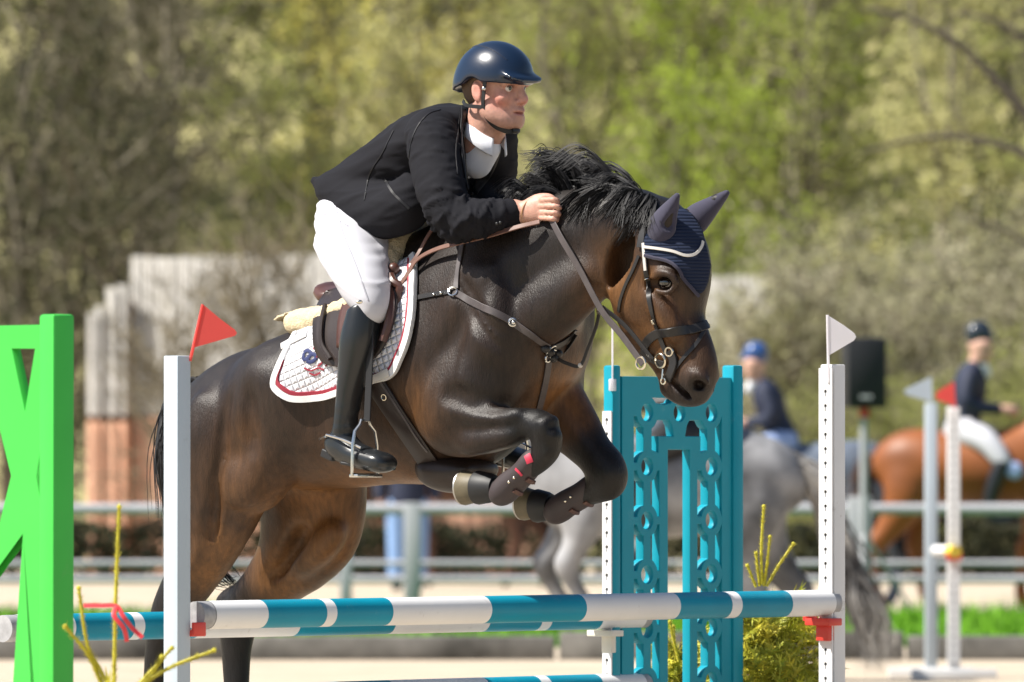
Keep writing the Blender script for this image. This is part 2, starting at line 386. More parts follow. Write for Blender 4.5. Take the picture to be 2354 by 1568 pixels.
def make_pole(mid, z0, z1, label, flip=False, shift=0.0):
    mb = MB(); r = .0425; n = 28; cs = [q + shift for q in cuts]
    pr = lambda t: mid + FD * t + UP * (z0 + (z1 - z0) * (t - cs[0]) / (cs[-1] - cs[0]))
    N1 = HD; N2 = UP
    rings = []
    for i, (a, b) in enumerate(zip(cs[:-1], cs[1:])):
        for j, t in enumerate(np.linspace(a, b, 4)):
            rings.append((t, kinds[i]))
    base = 0; vs_ = []; fs = []; ms = []
    for t, k in rings:
        c = pr(t); rr = r * (1.0 if k != 2 else .97)
        for q in range(n):
            a = 2 * math.pi * q / n; vs_.append(c + rr * (math.cos(a) * N1 + math.sin(a) * N2))
    for i in range(len(rings) - 1):
        if rings[i][0] == rings[i + 1][0]: continue
        for q in range(n): fs.append((i * n + q, i * n + (q + 1) % n, (i + 1) * n + (q + 1) % n, (i + 1) * n + q)); ms.append(rings[i][1])
    fs.append([q for q in range(n)][::-1]); ms.append(2); fs.append([(len(rings) - 1) * n + q for q in range(n)]); ms.append(2)
    o = mesh_obj('pole', vs_, fs, [M_white, M_teal, M_cap], None, True, ms); shade_auto(o, 50)
    return tag(o, label, 'pole', 'poles of the jump')
make_pole(A_MID, ZA, ZA, 'uppermost teal and white banded jump pole, resting between the two white posts')
bsh = 0.0
make_pole(A_MID + B_OFF, ZB, ZB, 'middle teal and white jump pole just below and behind the top one')
make_pole(A_MID + B_OFF, ZB - .232, ZB - .232, 'lowest teal and white jump pole, cut by the bottom edge of the photo')
M_post = mat('pale_blue_white_paint', (.46, .53, .59), rough=.5, var=.10, vscale=3, bump=.12, bscale=40, scuff=.4, sscale=9, scol=(.25, .27, .28))
M_slot = mat('dark_slot', (.012, .016, .018), rough=.8)
M_redp = mat('red_plastic', (.62, .045, .03), rough=.4, spec=.5)
M_redf = mat('red_flag_plastic', (.88, .16, .14), rough=.5)
M_whf = mat('white_flag_plastic', (.90, .88, .90), rough=.5)
M_green = mat('green_paint', (.05, .48, .06), rough=.45, spec=.4, var=.12, vscale=3, scuff=.3, sscale=9, scol=(.12, .34, .10))
M_tealpl = mat('teal_plastic', (.0, .275, .37), rough=.45, spec=.3, var=.14, vscale=4, bump=.12, bscale=25, scuff=.35, sscale=8, scol=(.12, .32, .38))
M_cupw = mat('cream_plastic', (.70, .66, .58), rough=.5)
def plate(name, origin, ax, ay, an, outer, holes, depth, m, parent, bev=.0):
    """flat plate with cut-outs: outline and holes in plate coordinates (m), thickness along an"""
    cu = bpy.data.curves.new(name, 'CURVE'); cu.dimensions = '2D'; cu.fill_mode = 'BOTH'; cu.extrude = depth / 2 - bev; cu.bevel_depth = bev; cu.bevel_resolution = 1; cu.offset = -bev
    for poly in [outer] + holes:
        sp = cu.splines.new('POLY'); sp.points.add(len(poly) - 1); sp.use_cyclic_u = True
        for q, (x, y) in zip(sp.points, poly): q.co = (x, y, 0, 1)
    co = bpy.data.objects.new(name, cu); COL.objects.link(co); dg = bpy.context.evaluated_depsgraph_get(); me = bpy.data.meshes.new_from_object(co.evaluated_get(dg))
    vs_ = np.array([q.co[:] for q in me.vertices]); fs = [list(p.vertices) for p in me.polygons]
    bpy.data.objects.remove(co); bpy.data.curves.remove(cu); bpy.data.meshes.remove(me)
    origin, ax, ay, an = [np.asarray(q, float) for q in (origin, ax, ay, an)]
    o = mesh_obj(name, origin + vs_[:, :1] * ax + vs_[:, 1:2] * ay + vs_[:, 2:3] * an, fs, m, parent, True); shade_auto(o, 35); return o
def circ(x, y, r, n=24, a0=0, a1=2 * math.pi): return [(x + r * math.cos(a), y + r * math.sin(a)) for a in np.linspace(a0, a1, n, endpoint=False)]
def keyhole(x, y, r, nw, nl):
    a = math.asin(nw / r); pts = [(x + r * math.sin(t), y - r * math.cos(t)) for t in np.linspace(a, 2 * math.pi - a, 10)]
    return pts + [(x - nw, y - nl), (x + nw, y - nl)]
def translucent(m, f):
    nt = m.node_tree; b = nt.nodes['Principled BSDF']; tr = nt.nodes.new('ShaderNodeBsdfTranslucent'); mx = nt.nodes.new('ShaderNodeMixShader'); mx.inputs[0].default_value = f; tr.inputs[0].default_value = b.inputs['Base Color'].default_value
    nt.links.new(b.outputs[0], mx.inputs[1]); nt.links.new(tr.outputs[0], mx.inputs[2]); nt.links.new(mx.outputs[0], nt.nodes['Material Output'].inputs[0])
for m_ in (M_redf, M_whf): translucent(m_, .55)
def flag(base, tip, pts, m, label, mstick, thick=.004, name='flag'):
    e = empty(name, base, label, 'flag', 'flags on the jump posts')
    mb = MB(); mb.tube([base, tip], .0045, 8); mb.build('stick', mstick, e)
    pts = [np.asarray(q) for q in pts]; c = sum(pts) / len(pts); nrm = np.cross(pts[1] - pts[0], pts[2] - pts[0]); nrm /= np.linalg.norm(nrm)
    # rounded outer corner, a little curl
    n = len(pts); mb = MB(); mb.add([q + nrm * thick / 2 for q in pts] + [q - nrm * thick / 2 for q in pts], [list(range(n)), list(range(n, 2 * n))[::-1]] + [(i, i + n, (i + 1) % n + n, (i + 1) % n) for i in range(n)])
    mb.build('pennant', m, e, False); return e
# ---- left post
def post_at(px, ytop, name, label, m, w=.029):
    t = t_at(A_MID, ZA, px); b = A_MID + FD * t; top = P(px, ytop, b[1])[2]
    e = empty(name, b, label, 'jump post', None); mb = MB(); mb.box(b + UP * top / 2, HD * w, FD * w, UP * top / 2, 0, .004); mb.build('upright', m, e, True)
    mb = MB(); mb.box(b + UP * .03, HD * .35, FD * .04, UP * .03, 0, .005); mb.build('foot', m, e, True)
    return e, b, top
lp, lb, ltop = post_at(407, 818, 'jump_post', 'plain pale post carrying the red flag, in front of the horse\'s hindquarters', M_post)
mb = MB(); c = lb + FD * .052 + UP * (ZA - .052)
mb.box(c, HD * .045, FD * .028, UP * .010, 0, .004); mb.box(c + HD * .040 + UP * .014, HD * .006, FD * .026, UP * .018, 0, .003); mb.box(c - HD * .040 + UP * .014, HD * .006, FD * .026, UP * .018, 0, .003); mb.build('pole_cup', M_redp, lp, True)
y0 = lb[1]
flag(P(437, 830, y0), P(466, 700, y0), [P(466, 699, y0), P(505, 732, y0), P(540, 758, y0), P(545, 766, y0), P(540, 772, y0), P(446, 799, y0)], M_redf, 'red pennant on a leaning stick on the pale post', M_redf)
# ---- right post with slotted track
rp, rbase, rtop = post_at(1915, 838, 'jump_post', 'white post with a row of black keyholes and the white flag', M_white)
def track(parent, base, z0, z1, first, step, w, out, m, name='slotted_track', face=None, along=None):
    face = RT if face is None else face; along = HD if along is None else along
    holes = []; z = first
    while z > z0 + .03: holes.append(keyhole(0, z, .0062, .0026, .017)); z -= step
    org = base + face * out
    plate(name, org, along, UP, face, [(-w, z0), (w, z0), (w, z1), (-w, z1)], holes, .006, m, parent)
    mb = MB(); mb.box(base + face * (out - .0055) + UP * (z0 + z1) / 2, along * (w * .7), face * .0022, UP * ((z1 - z0) / 2 - .01)); mb.build('slot_backing', M_slot, parent, False)
track(rp, rbase, .08, rtop - .012, P(1905, 900, rbase[1])[2], .0465, .0275, .0365, M_white)
mb = MB(); c = rbase - FD * .05 + UP * (ZA - .055)
mb.box(c + UP * -.006, HD * .052, FD * .034, UP * .012, 0, .004); mb.box(c - UP * .04 + FD * .012, HD * .026, FD * .02, UP * .028, 0, .004); mb.box(c - HD * .055 + UP * .012, HD * .008, FD * .03, UP * .016, 0, .003); mb.build('pole_cup', M_redp, rp, True)
# the number near the head of the post
fc = bpy.data.curves.new('post_number', 'FONT'); fc.body = '1'; fc.size = .034; fc.extrude = .0006; to = bpy.data.objects.new('post_number', fc); COL.objects.link(to)
dg = bpy.context.evaluated_depsgraph_get(); me = bpy.data.meshes.new_from_object(to.evaluated_get(dg)); vv = np.array([q.co[:] for q in me.vertices]); ff_ = [list(p.vertices) for p in me.polygons]; bpy.data.objects.remove(to)
org = rbase + RT * .0402 - FD * .006 + UP * (P(1905, 866, rbase[1])[2]); mesh_obj('post_number', org + vv[:, :1] * FD + vv[:, 1:2] * UP + vv[:, 2:3] * RT, ff_, M_slot, rp, False)
y0 = rbase[1] - .04
flag(P(1905, 880, y0), P(1902, 724, y0), [P(1902, 724, y0), P(1940, 748, y0), P(1964, 766, y0), P(1968, 775, y0), P(1963, 783, y0), P(1904, 818, y0)], M_whf, 'white pennant on the keyhole post to the right', M_whf)
# ---- teal tower
tb = A_MID + B_OFF; t0 = t_at(tb, 1.2, 1421); TO = tb + FD * t0
def tpl(px, py):                        # picture -> tower panel coordinates
    d = ray(px, py); k = ((TO - CAMP) @ HD) / (d @ HD); p = CAMP + d * k; return (p - TO) @ FD, p[2]
tow = empty('jump_tower', np.array([TO[0], TO[1], 0]), 'teal lattice jump tower with oval cut-outs behind the horse\'s muzzle', 'jump tower')
ztop = tpl(1500, 866)[1]; aL, aR = tpl(1449, 1000)[0], tpl(1650, 1000)[0]; aE = tpl(1700, 1000)[0]
colx = [tpl(1479, 1000)[0], tpl(1552, 1000)[0], tpl(1627, 1000)[0]]; colx[1] = (colx[0] + colx[2]) / 2
rowz = [tpl(1478, y)[1] for y in (948, 1073, 1198, 1321)]; st_ = (rowz[0] - rowz[3]) / 3; rowz = [rowz[0] - st_ * k for k in range(12) if rowz[0] - st_ * k > .12]
Ro, Ri, nk = .055, .029, .020
doorL, doorR = tpl(1527, 1100)[0], tpl(1577, 1100)[0]; doorO = tpl(1507, 1100)[0], tpl(1595, 1100)[0]; doorT = tpl(1552, 1034)[1]; doorOT = tpl(1552, 1007)[1]
holes = []
for k, z in enumerate(rowz):
    for j in ((0, 1, 2) if k == 0 else (0, 2)): holes.append(circ(colx[j], z, Ri, 26))
def side(xc, xe, z0, z1):               # gap beside a neck between two rings; xe = straight edge
    sg = 1 if xe > xc else -1; gap = abs(xe - xc); pts = []
    a0 = math.acos(min(1, nk / Ro)); a1 = math.acos(min(.999, gap / Ro)) if gap < Ro else 0.25
    up_ = [(xc + sg * Ro * math.cos(a), z0 - Ro * math.sin(a)) for a in np.linspace(a0, a1, 8)]
    dn = [(xc + sg * Ro * math.cos(a), z1 + Ro * math.sin(a)) for a in np.linspace(a1, a0, 8)]
    return up_ + ([(xe, up_[-1][1]), (xe, dn[0][1])] if gap > Ro else []) + dn
for j in (0, 2):
    inner = doorO[0] if j == 0 else doorO[1]; outer_ = aL if j == 0 else aR
    for k in range(len(rowz) - 1):
        holes.append(side(colx[j], outer_, rowz[k], rowz[k + 1]))
        if k >= 1: holes.append(side(colx[j], inner, rowz[k], rowz[k + 1]))
# gaps of the top row
z0 = rowz[0]
for (xa, xb) in ((colx[0], colx[1]), (colx[1], colx[2])):
    a0 = math.acos(nk / Ro); zt = ztop - .035
    upg = [(xa + Ro * math.sin(a), z0 + Ro * math.cos(a)) for a in np.linspace(a0, .62, 7)] + [(xb - Ro * math.sin(a), z0 + Ro * math.cos(a)) for a in np.linspace(.62, a0, 7)]
    m_ = (xa + xb) / 2
    upg = [(m_ - .012, z0 + .028)] + [(xa + Ro * math.sin(a), z0 + Ro * math.cos(a)) for a in np.linspace(.95, .5, 6)] + [(xb - Ro * math.sin(a), z0 + Ro * math.cos(a)) for a in np.linspace(.5, .95, 6)] + [(m_ + .012, z0 + .028)]
    holes.append(upg[::-1])
holes.append([(colx[0] + Ro * .72, z0 - Ro * .80), (colx[0] + Ro * .95, z0 - .026), (colx[1] - Ro * .95, z0 - .026), (colx[1] - Ro * .70, z0 - Ro * .8), (colx[1] - .03, doorOT + .006), (doorO[0] + .004, doorOT + .006), (doorO[0] - .006, doorOT + .006), (doorO[0] - .006, rowz[1] + Ro * .85), (colx[0] + nk + .004, rowz[1] + Ro * 1.0), (colx[0] + nk + .004, z0 - Ro * 1.0)])
holes.append([(2 * colx[1] - x, z) for x, z in holes[-1]][::-1])
holes.append([(doorL, .10), (doorR, .10), (doorR, doorT), (doorL, doorT)])
plate('lattice_panel', TO, FD, UP, HD, [(0, .02), (aE, .02), (aE, ztop), (0, ztop)], holes, .034, M_tealpl, tow, .003)
for (pxa, w_, yt, nm) in ((1407, .021, 840, 'post'), (1684, .026, 840, 'post')):
    a_ = tpl(pxa, 1000)[0] if nm else 0; b_ = TO + FD * a_; z_ = tpl(pxa, yt)[1]
    mb = MB(); mb.box(b_ + UP * z_ / 2, HD * w_, FD * w_, UP * z_ / 2, 0, .007); mb.build(nm, M_tealpl, tow, True)
mb = MB(); mb.box(TO + FD * (aE / 2) + UP * .02, HD * .03, FD * (aE / 2 + .04), UP * .02, 0, .004); mb.box(TO + FD * .05 + UP * .02, HD * .35, FD * .025, UP * .0195, 0, .004); mb.box(TO + FD * (aE - .05) + UP * .02, HD * .35, FD * .025, UP * .0195, 0, .004); mb.build('foot', M_tealpl, tow, True)
a_ = tpl(1407, 1000)[0]; track(tow, TO + FD * a_, .08, tpl(1405, 945)[1], tpl(1405, 965)[1], .0465, .019, .0245, M_white)
mb = MB(); c = TO + FD * (a_ - .035) + UP * (ZB - .056); mb.box(c, HD * .055, FD * .03, UP * .010, 0, .003); mb.box(c + FD * .018 - UP * .035, HD * .022, FD * .012, UP * .03, 0, .003); mb.build('pole_cup', M_cupw, tow, True)
mb = MB(); c = TO + FD * (a_ - .035) + UP * (ZB - .288); mb.box(c, HD * .055, FD * .03, UP * .010, 0, .003); mb.box(c + FD * .018 - UP * .035, HD * .022, FD * .012, UP * .03, 0, .003); mb.build('pole_cup', M_cupw, tow, True)
mb = MB(); p = W(HP(0, 0, 0)); p0 = P(1408, 885, TO[1] - .05); mb.tube([p0, P(1408, 742, TO[1] - .05)], .0035, 6); mb.box(p0, HD * .006, FD * .014, UP * .02, 0, .003); mb.build('flag_stick', M_whf, tow, True)
# ---- green tower, nearer the camera
gy = -3.2; gn = np.array([-.80, -.60, 0]); gd = np.array([-.60, .80, 0]); GO = P(122, 1000, gy); GO[2] = 0
def gpl(px, py):
    d = ray(px, py); k = ((GO - CAMP) @ gn) / (d @ gn); p = CAMP + d * k; return (p - GO) @ gd, p[2]
gt = empty('jump_wing', GO, 'bright green jump wing with diagonal struts at the picture\'s left edge', 'jump wing')
pw = .036; gz = gpl(120, 722)[1]
mb = MB(); cpost = GO + gd * pw - gn * pw; mb.box(cpost + UP * gz / 2, gd * pw, gn * pw, UP * gz / 2, 0, .009); mb.build('post', M_green, gt, True)
mb = MB(); c2 = GO + gd * (pw + .47) - gn * pw; mb.box(c2 + UP * gz / 2, gd * pw, gn * pw, UP * gz / 2, 0, .009); mb.build('post', M_green, gt, True)
pt = gpl(60, 747)[1]; gh = [[(22, 802), (75, 802), (52, 945)], [(-40, 850), (20, 1094), (-40, 1340)], [(91, 1012), (77, 1094), (91, 1178)], [(48, 1240), (12, 1780), (88, 1780)]]
a1 = 2 * pw + .43
plate('strut_panel', GO - gn * .022, gd, UP, gn, [(2 * pw - .002, .15), (a1, .15), (a1, pt), (2 * pw - .002, pt)], [[gpl(*q) for q in hh] for hh in gh], .03, M_green, gt, .002)
mb = MB(); mb.box(GO + gd * .27 - gn * pw + UP * .03, gd * .35, gn * .05, UP * .03, 0, .004); mb.build('foot', M_green, gt, True)
# ---- young spruces dressing the jump
M_shoot = mat('yellow_green_shoot', (.58, .52, .04), rough=.6, var=.25, vscale=40)
M_needle = mat('spruce_needles', (.44, .46, .03), rough=.6, var=.5, vscale=12)
M_stem = mat('spruce_stem', (.10, .06, .03), rough=.9)
M_ribbon = mat('red_ribbon', (.75, .05, .06), rough=.5)
def needles(mb, pts, dens, ln, r, rng, mi):
    pts = spline(pts, 6); T_ = np.gradient(pts, axis=0)
    for _ in range(dens):
        k = rng.randrange(len(pts) - 1); f = rng.random(); p = pts[k] + (pts[k + 1] - pts[k]) * f; t_ = T_[k] / (np.linalg.norm(T_[k]) + 1e-9)
        a = np.array([rng.gauss(0, 1) for _ in range(3)]); a -= (a @ t_) * t_; a /= np.linalg.norm(a) + 1e-9; q = p + (a * .85 + t_ * .75) * ln * rng.uniform(.7, 1.2); b = np.cross(a, t_) * r
        mb.add([p - b, p + b, q], [(0, 1, 2)], mi)
def spruce(base, label, h_, shoots, bushr, nb, seed, z_bush, inview=None):
    rng = random.Random(seed); e = empty('young_spruce', base, label, 'spruce', 'young spruces dressing the jump')
    mb = MB(); mb.tube([base, base + UP * z_bush], [.02, .01], 7); mb.build('trunk', M_stem, e)
    mb = MB()
    for sh in shoots:
        pts = [np.asarray(q) for q in sh]; P_ = spline(pts, 5); mb.tube(P_, np.linspace(.0055, .0040, len(P_)), 7, 0); mb.ball(P_[-1], .007, 7, 0); needles(mb, pts, int(300 * np.linalg.norm(P_[-1] - P_[0]) / .25), .018, .0014, rng, 0)
    tag(mb.build('leading_shoots', M_shoot, e, True), kind='stuff')
    mb = MB()
    for i in range(nb):
        zz = z_bush * (.08 + .92 * rng.random()); rr = bushr * (1.05 - .75 * zz / z_bush) * rng.uniform(.5, 1.0); a = rng.uniform(0, 2 * math.pi); d = np.array([math.cos(a), math.sin(a), 0])
        p1 = base + UP * zz + d * rr; p0 = base + UP * (zz - .04) + d * rr * .25; p2 = p1 + d * .06 + UP * rng.uniform(-.03, .07)
        needles(mb, [p0, p1, p2], 46, .036, .0030, rng, 0 if rng.random() < .65 else 1)
    tag(mb.build('crown', [M_needle, M_shoot], e, False), kind='stuff'); return e
sy = 2.3; sb = G(1765, sy, 0)
sh = [[P(1752, 1345, sy), P(1750, 1260, sy), P(1756, 1164, sy)], [P(1756, 1348, sy), P(1764, 1290, sy), P(1770, 1234, sy)], [P(1762, 1348, sy), P(1790, 1300, sy), P(1824, 1250, sy)], [P(1746, 1348, sy), P(1742, 1310, sy), P(1738, 1272, sy)], [P(1738, 1350, sy), P(1728, 1325, sy), P(1718, 1300, sy)], [P(1600, 1460, sy), P(1570, 1420, sy), P(1540, 1395, sy)], [P(1560, 1520, sy + .1), P(1548, 1470, sy + .1), P(1540, 1430, sy + .1)]]
spruce(sb, 'bushy yellow-green young spruce between the teal tower and the keyhole post', 1.0, sh, .36, 760, 5, P(1765, 1395, sy)[2])
spruce(G(1570, 2.6, 0), 'small spruce half hidden behind the teal tower', 1.0, [[P(1560, 1540, 2.6), P(1552, 1490, 2.6), P(1548, 1440, 2.6)]], .22, 260, 9, P(1565, 1480, 2.6)[2])
fy = -3.9; fb = G(262, fy, 0)
sh = [[P(262, 1580, fy), P(266, 1370, fy), P(274, 1166, fy)], [P(235, 1575, fy), P(200, 1480, fy), P(181, 1352, fy)], [P(240, 1590, fy), P(205, 1510, fy), P(150, 1440, fy)], [P(300, 1590, fy), P(390, 1535, fy), P(492, 1495, fy)], [P(310, 1585, fy), P(345, 1545, fy), P(395, 1490, fy)], [P(255, 1590, fy), P(225, 1530, fy), P(205, 1500, fy)], [P(275, 1600, fy), P(340, 1560, fy), P(372, 1510, fy)]]
spruce(fb, 'blurred young spruce tied with red ribbon beside the green wing', .8, sh, .16, 160, 6, P(262, 1600, fy)[2])
mb = MB(); pts = spline([P(192, 1392, fy - .03), P(235, 1392, fy - .03), P(268, 1394, fy - .03), P(285, 1420, fy - .04), P(305, 1445, fy - .03), P(328, 1466, fy - .03)], 5); mb.tube(pts, 1, flat=(.006, .001), nrm=[np.array([0, -.9, .4])] * len(pts))
pts = spline([P(268, 1394, fy - .03), P(262, 1415, fy - .05), P(285, 1445, fy - .05), P(292, 1475, fy - .04)], 5); mb.tube(pts, 1, flat=(.006, .001), nrm=[np.array([0, -.9, .4])] * len(pts))
tag(mb.build('ribbon', M_ribbon), 'thin red ribbon tied round the blurred spruce shoots', 'ribbon')
# =================================================================== the jumping horse
horse_base = W(HP(900, 1000, 0)); horse_base[2] = 0
horse = empty('horse', horse_base, 'dark bay horse with black legs leaping over the blue and white pole', 'horse')
M_coat = mat('bay_coat', (.03, .02, .015), rough=.42, spec=.30, bump=.6, bscale=300, attr='coat', var=.45, vscale=60, stretch=(1, 1, .22), bdist=.003)
hf = Field((-1.75, -.43, .02), (1.25, .43, 2.4), .0095)
TOR = ST([[468, 985, 62, 0, .10], [520, 965, 108, 0, .18], [600, 956, 152, 0, .24], [700, 950, 172, 0, .27], [800, 922, 198, 0, .285], [900, 882, 230, 0, .285], [1000, 848, 258, 0, .27], [1080, 818, 240, 0, .245], [1150, 802, 190, 0, .21], [1196, 800, 132, 0, .165]])
hf.chain(TOR, .01, sub=5)
NCK = ST([[1115, 705, 165, 0, .19], [1195, 645, 150, 0, .155], [1270, 597, 131, 0, .122], [1340, 562, 116, 0, .105], [1408, 541, 101, 0, .098], [1465, 526, 82, 0, .09], [1508, 522, 60, 0, .085]])
hf.chain(NCK, .07, .02, sub=5)
HED = ST([[1515, 512, 52, 0, .080], [1521, 560, 84, 0, .094], [1520, 600, 104, 0, .104], [1516, 650, 107, 0, .104], [1517, 700, 98, 0, .095], [1531, 745, 87, 0, .080], [1556, 790, 74, 0, .067], [1578, 835, 68, 0, .060], [1587, 868, 63, 0, .061], [1590, 886, 52, 0, .055]])
hf.chain(HED, .03, .01, sub=5)
# head forms: jowl, cheek ridge, brow, nostril rims, lips, chin
hf.ell(HP(1462, 640, .085), (.105, .034, .125), .04)
hf.chain(ST([[1490, 672, 12, .098, .012], [1525, 720, 13, .092, .013], [1556, 775, 9, .075, .010]]), .035)
hf.ell(HP(1532, 622, .088), (.045, .022, .022), .03); hf.ell(HP(1532, 622, -.088), (.045, .022, .022), .03)
hf.ell(HP(1508, 652, .098), (.03, .018, .03), .03, 'sub')
hf.ell(HP(1529, 650, .096), (.030, .016, .023), .012, 'sub'); hf.ell(HP(1529 + 80, 648, -.096), (.030, .016, .023), .012, 'sub')
hf.chain(ST([[1498, 640, 5, .112, .007], [1520, 628, 6, .118, .008], [1545, 634, 6, .11, .007], [1556, 655, 5, .10, .006]]), .012)
hf.chain(ST([[1505, 664, 4, .112, .006], [1530, 674, 5, .114, .007], [1552, 662, 4, .10, .006]]), .012)
for sg in (1, -1):
    hf.ell(HP(1590, 872, .040) * np.array([1, sg, 1]), (.036, .024, .032), .03)
def fld_hit(f, px, py):
    d = ray(px, py)
    for t in np.arange(24.5, 28.5, .003):
        q = TL(CAMP + d * t); i = np.round((q - f.lo) / f.h).astype(int)
        if (i >= 0).all() and (i < f.n).all() and f.D[tuple(i)] < 0: return q
hf.ell(HP(1554, 896, 0), (.05, .042, .030), .03); hf.ell(HP(1590, 912, 0), (.05, .045, .026), .03)
hf.chain(ST([[1522, 862, 5, .075, .02], [1548, 886, 5, .07, .025], [1568, 905, 5, .06, .03], [1580, 922, 4, .05, .03]]), .012, op='sub')
nh = fld_hit(hf, 1606, 887)
NROT = [(.8, .45, .4), (-.49, .87, 0), (-.35, -.2, .92)]
hf.chain([[*(nh + np.array([-.028, .006, .020])), .007, .007], [*(nh + np.array([-.012, .004, .034])), .008, .008], [*(nh + np.array([.014, -.008, .026])), .007, .007], [*(nh + np.array([.022, -.016, .002])), .006, .006]], .012)
nin = nh + np.array([-.02, -.03, .004])
for sg in (1, -1):
    f_ = np.array([1, sg, 1]); hf.seg(nh * f_, nin * f_, .021, .012, .016, .010, .006, 'sub', lat=(.55, .6 * sg, .55))
hf.chain(ST([[1470, 560, 20, .055, .03], [1450, 600, 26, .07, .03], [1425, 640, 16, .06, .03]]), .05, op='sub')   # hollow behind the jaw
# chest, shoulder, withers
for sg in (1, -1):
    fl = np.array([1, sg, 1])
    hf.ell(HP(1160, 795, .12) * fl, (.10, .09, .12), .08)
    hf.ell(HP(1075, 790, .20) * fl, (.13, .065, .27), .07, M=[(math.cos(.45), 0, -math.sin(.45)), (0, 1, 0), (math.sin(.45), 0, math.cos(.45))])
    hf.ell(HP(1050, 905, .22) * fl, (.12, .06, .11), .06)
    hf.ell(HP(640, 900, .17) * fl, (.16, .10, .15), .08)
    hf.ell(HP(570, 1000, .19) * fl, (.10, .075, .14), .07)
hf.chain(ST([[860, 655, 26, 0, .05], [950, 600, 34, 0, .055], [1040, 566, 34, 0, .06], [1130, 545, 34, 0, .06]]), .08)
hf.ell(HP(1010, 750, .335), (.03, .10, .20), .09, 'sub', M=[(math.cos(.5), 0, -math.sin(.5)), (0, 1, 0), (math.sin(.5), 0, math.cos(.5))])
hf.ell(HP(1180, 690, .235), (.05, .05, .16), .06, 'sub', M=[(math.cos(.6), 0, math.sin(.6)), (0, 1, 0), (-math.sin(.6), 0, math.cos(.6))])
hf.chain(ST([[1240, 745, 30, .10, .035], [1295, 690, 26, .085, .03], [1365, 630, 20, .07, .028]]), .09)     # long neck muscle
# flank fold, groin
hf.chain(ST([[640, 1020, 40, .20, .05], [612, 1090, 34, .18, .045], [590, 1140, 26, .16, .04]]), .07)
hf.ell(HP(690, 960, .36), (.10, .10, .17), .10, 'sub')
# hind legs
HN = ST([[560, 950, 112, .11, .12], [520, 1060, 104, .15, .115], [502, 1150, 86, .165, .095], [480, 1235, 64, .165, .075], [448, 1312, 47, .165, .056], [414, 1372, 37, .165, .046], [391, 1418, 33, .165, .042], [369, 1480, 25, .165, .031], [356, 1560, 21, .165, .027], [349, 1650, 20, .165, .026], [347, 1715, 26, .165, .033], [362, 1768, 19, .165, .026], [380, 1815, 20, .165, .028]])
HFr = ST([[705, 1050, 110, -.11, .10], [722, 1140, 102, -.15, .10], [712, 1220, 98, -.165, .095], [664, 1297, 68, -.165, .070], [598, 1360, 44, -.165, .05], [552, 1403, 33, -.165, .042], [544, 1470, 28, -.165, .032], [544, 1560, 22, -.165, .027], [546, 1650, 20, -.165, .026], [549, 1715, 26, -.165, .033], [564, 1768, 19, -.165, .026], [582, 1815, 20, -.165, .028]])
for A in (HN, HFr): hf.chain(A, .06, .012, sub=5)
hf.chain(ST([[512, 900, 7, .315, .02], [498, 985, 8, .31, .022], [492, 1070, 8, .305, .022], [486, 1160, 7, .285, .02], [478, 1240, 6, .255, .016]]), .035, op='sub')     # groove down the haunch
hf.chain(ST([[560, 880, 8, .32, .02], [556, 960, 9, .325, .02], [566, 1040, 8, .31, .02]]), .045, op='sub')
hf.ell(HP(560, 1115, .245), (.07, .035, .075), .04); hf.ell(HP(470, 1010, .25), (.07, .05, .14), .05); hf.chain(ST([[470, 1250, 14, .235, .02], [445, 1310, 12, .215, .018], [420, 1360, 9, .20, .014]]), .03)
hf.ell(HP(620, 870, .24), (.07, .04, .05), .05); hf.chain(ST([[770, 1222, 22, -.08, .03], [735, 1262, 20, -.08, .028], [690, 1305, 16, -.09, .024]]), .04)
hf.chain(ST([[690, 1220, 7, -.040, .018], [660, 1270, 6, -.055, .016], [620, 1325, 5, -.075, .013]]), .05, op='sub')
hf.chain(ST([[1030, 640, 7, .265, .02], [1062, 710, 8, .295, .022], [1105, 775, 8, .30, .022], [1155, 825, 7, .285, .02]]), .05, op='sub'); hf.chain(ST([[1000, 800, 8, .325, .022], [1002, 860, 8, .325, .022], [1012, 915, 7, .31, .02]]), .05, op='sub')
hf.chain(ST([[1110, 860, 7, .285, .02], [1150, 885, 7, .27, .02], [1200, 890, 6, .24, .018]]), .045, op='sub')
hf.chain(ST([[420, 1345, 12, .165, .02], [392, 1390, 14, .165, .022], [376, 1410, 12, .165, .02]]), .03)
hf.chain(ST([[540, 1362, 12, -.165, .02], [520, 1384, 14, -.165, .022], [516, 1410, 12, -.165, .02]]), .03)
# fore legs
hf.chain(ST([[1120, 850, 92, .14, .08], [1068, 920, 82, .165, .085], [1036, 982, 62, .175, .075]]), .05)
FN = ST([[1040, 985, 60, .175, .075], [1100, 990, 52, .18, .064], [1166, 984, 41, .18, .048], [1214, 974, 30, .18, .038], [1246, 982, 32, .18, .042], [1257, 1020, 31, .18, .041], [1243, 1056, 24, .178, .031], [1203, 1092, 19, .175, .024], [1166, 1120, 23, .172, .028], [1138, 1126, 20, .17, .025], [1108, 1122, 21, .17, .026]])
hf.chain(FN, .02, .008, sub=5)
hf.chain(ST([[1075, 955, 18, .235, .02], [1130, 955, 16, .232, .018], [1190, 952, 10, .222, .012]]), .03)
hf.chain(ST([[1070, 1020, 20, .225, .022], [1130, 1012, 16, .225, .018], [1185, 1000, 8, .215, .012]]), .03)
hf.ell(HP(1262, 968, .19), (.030, .036, .024), .015); hf.ell(HP(1270, 1003, .19), (.026, .034, .024), .012); hf.ell(HP(1262, 1040, .19), (.024, .030, .022), .012); hf.ell(HP(1238, 985, .225), (.03, .012, .03), .015)
hf.chain(ST([[1020, 905, 8, .30, .02], [1075, 925, 7, .30, .018], [1150, 932, 6, .27, .02]]), .05, op='sub')
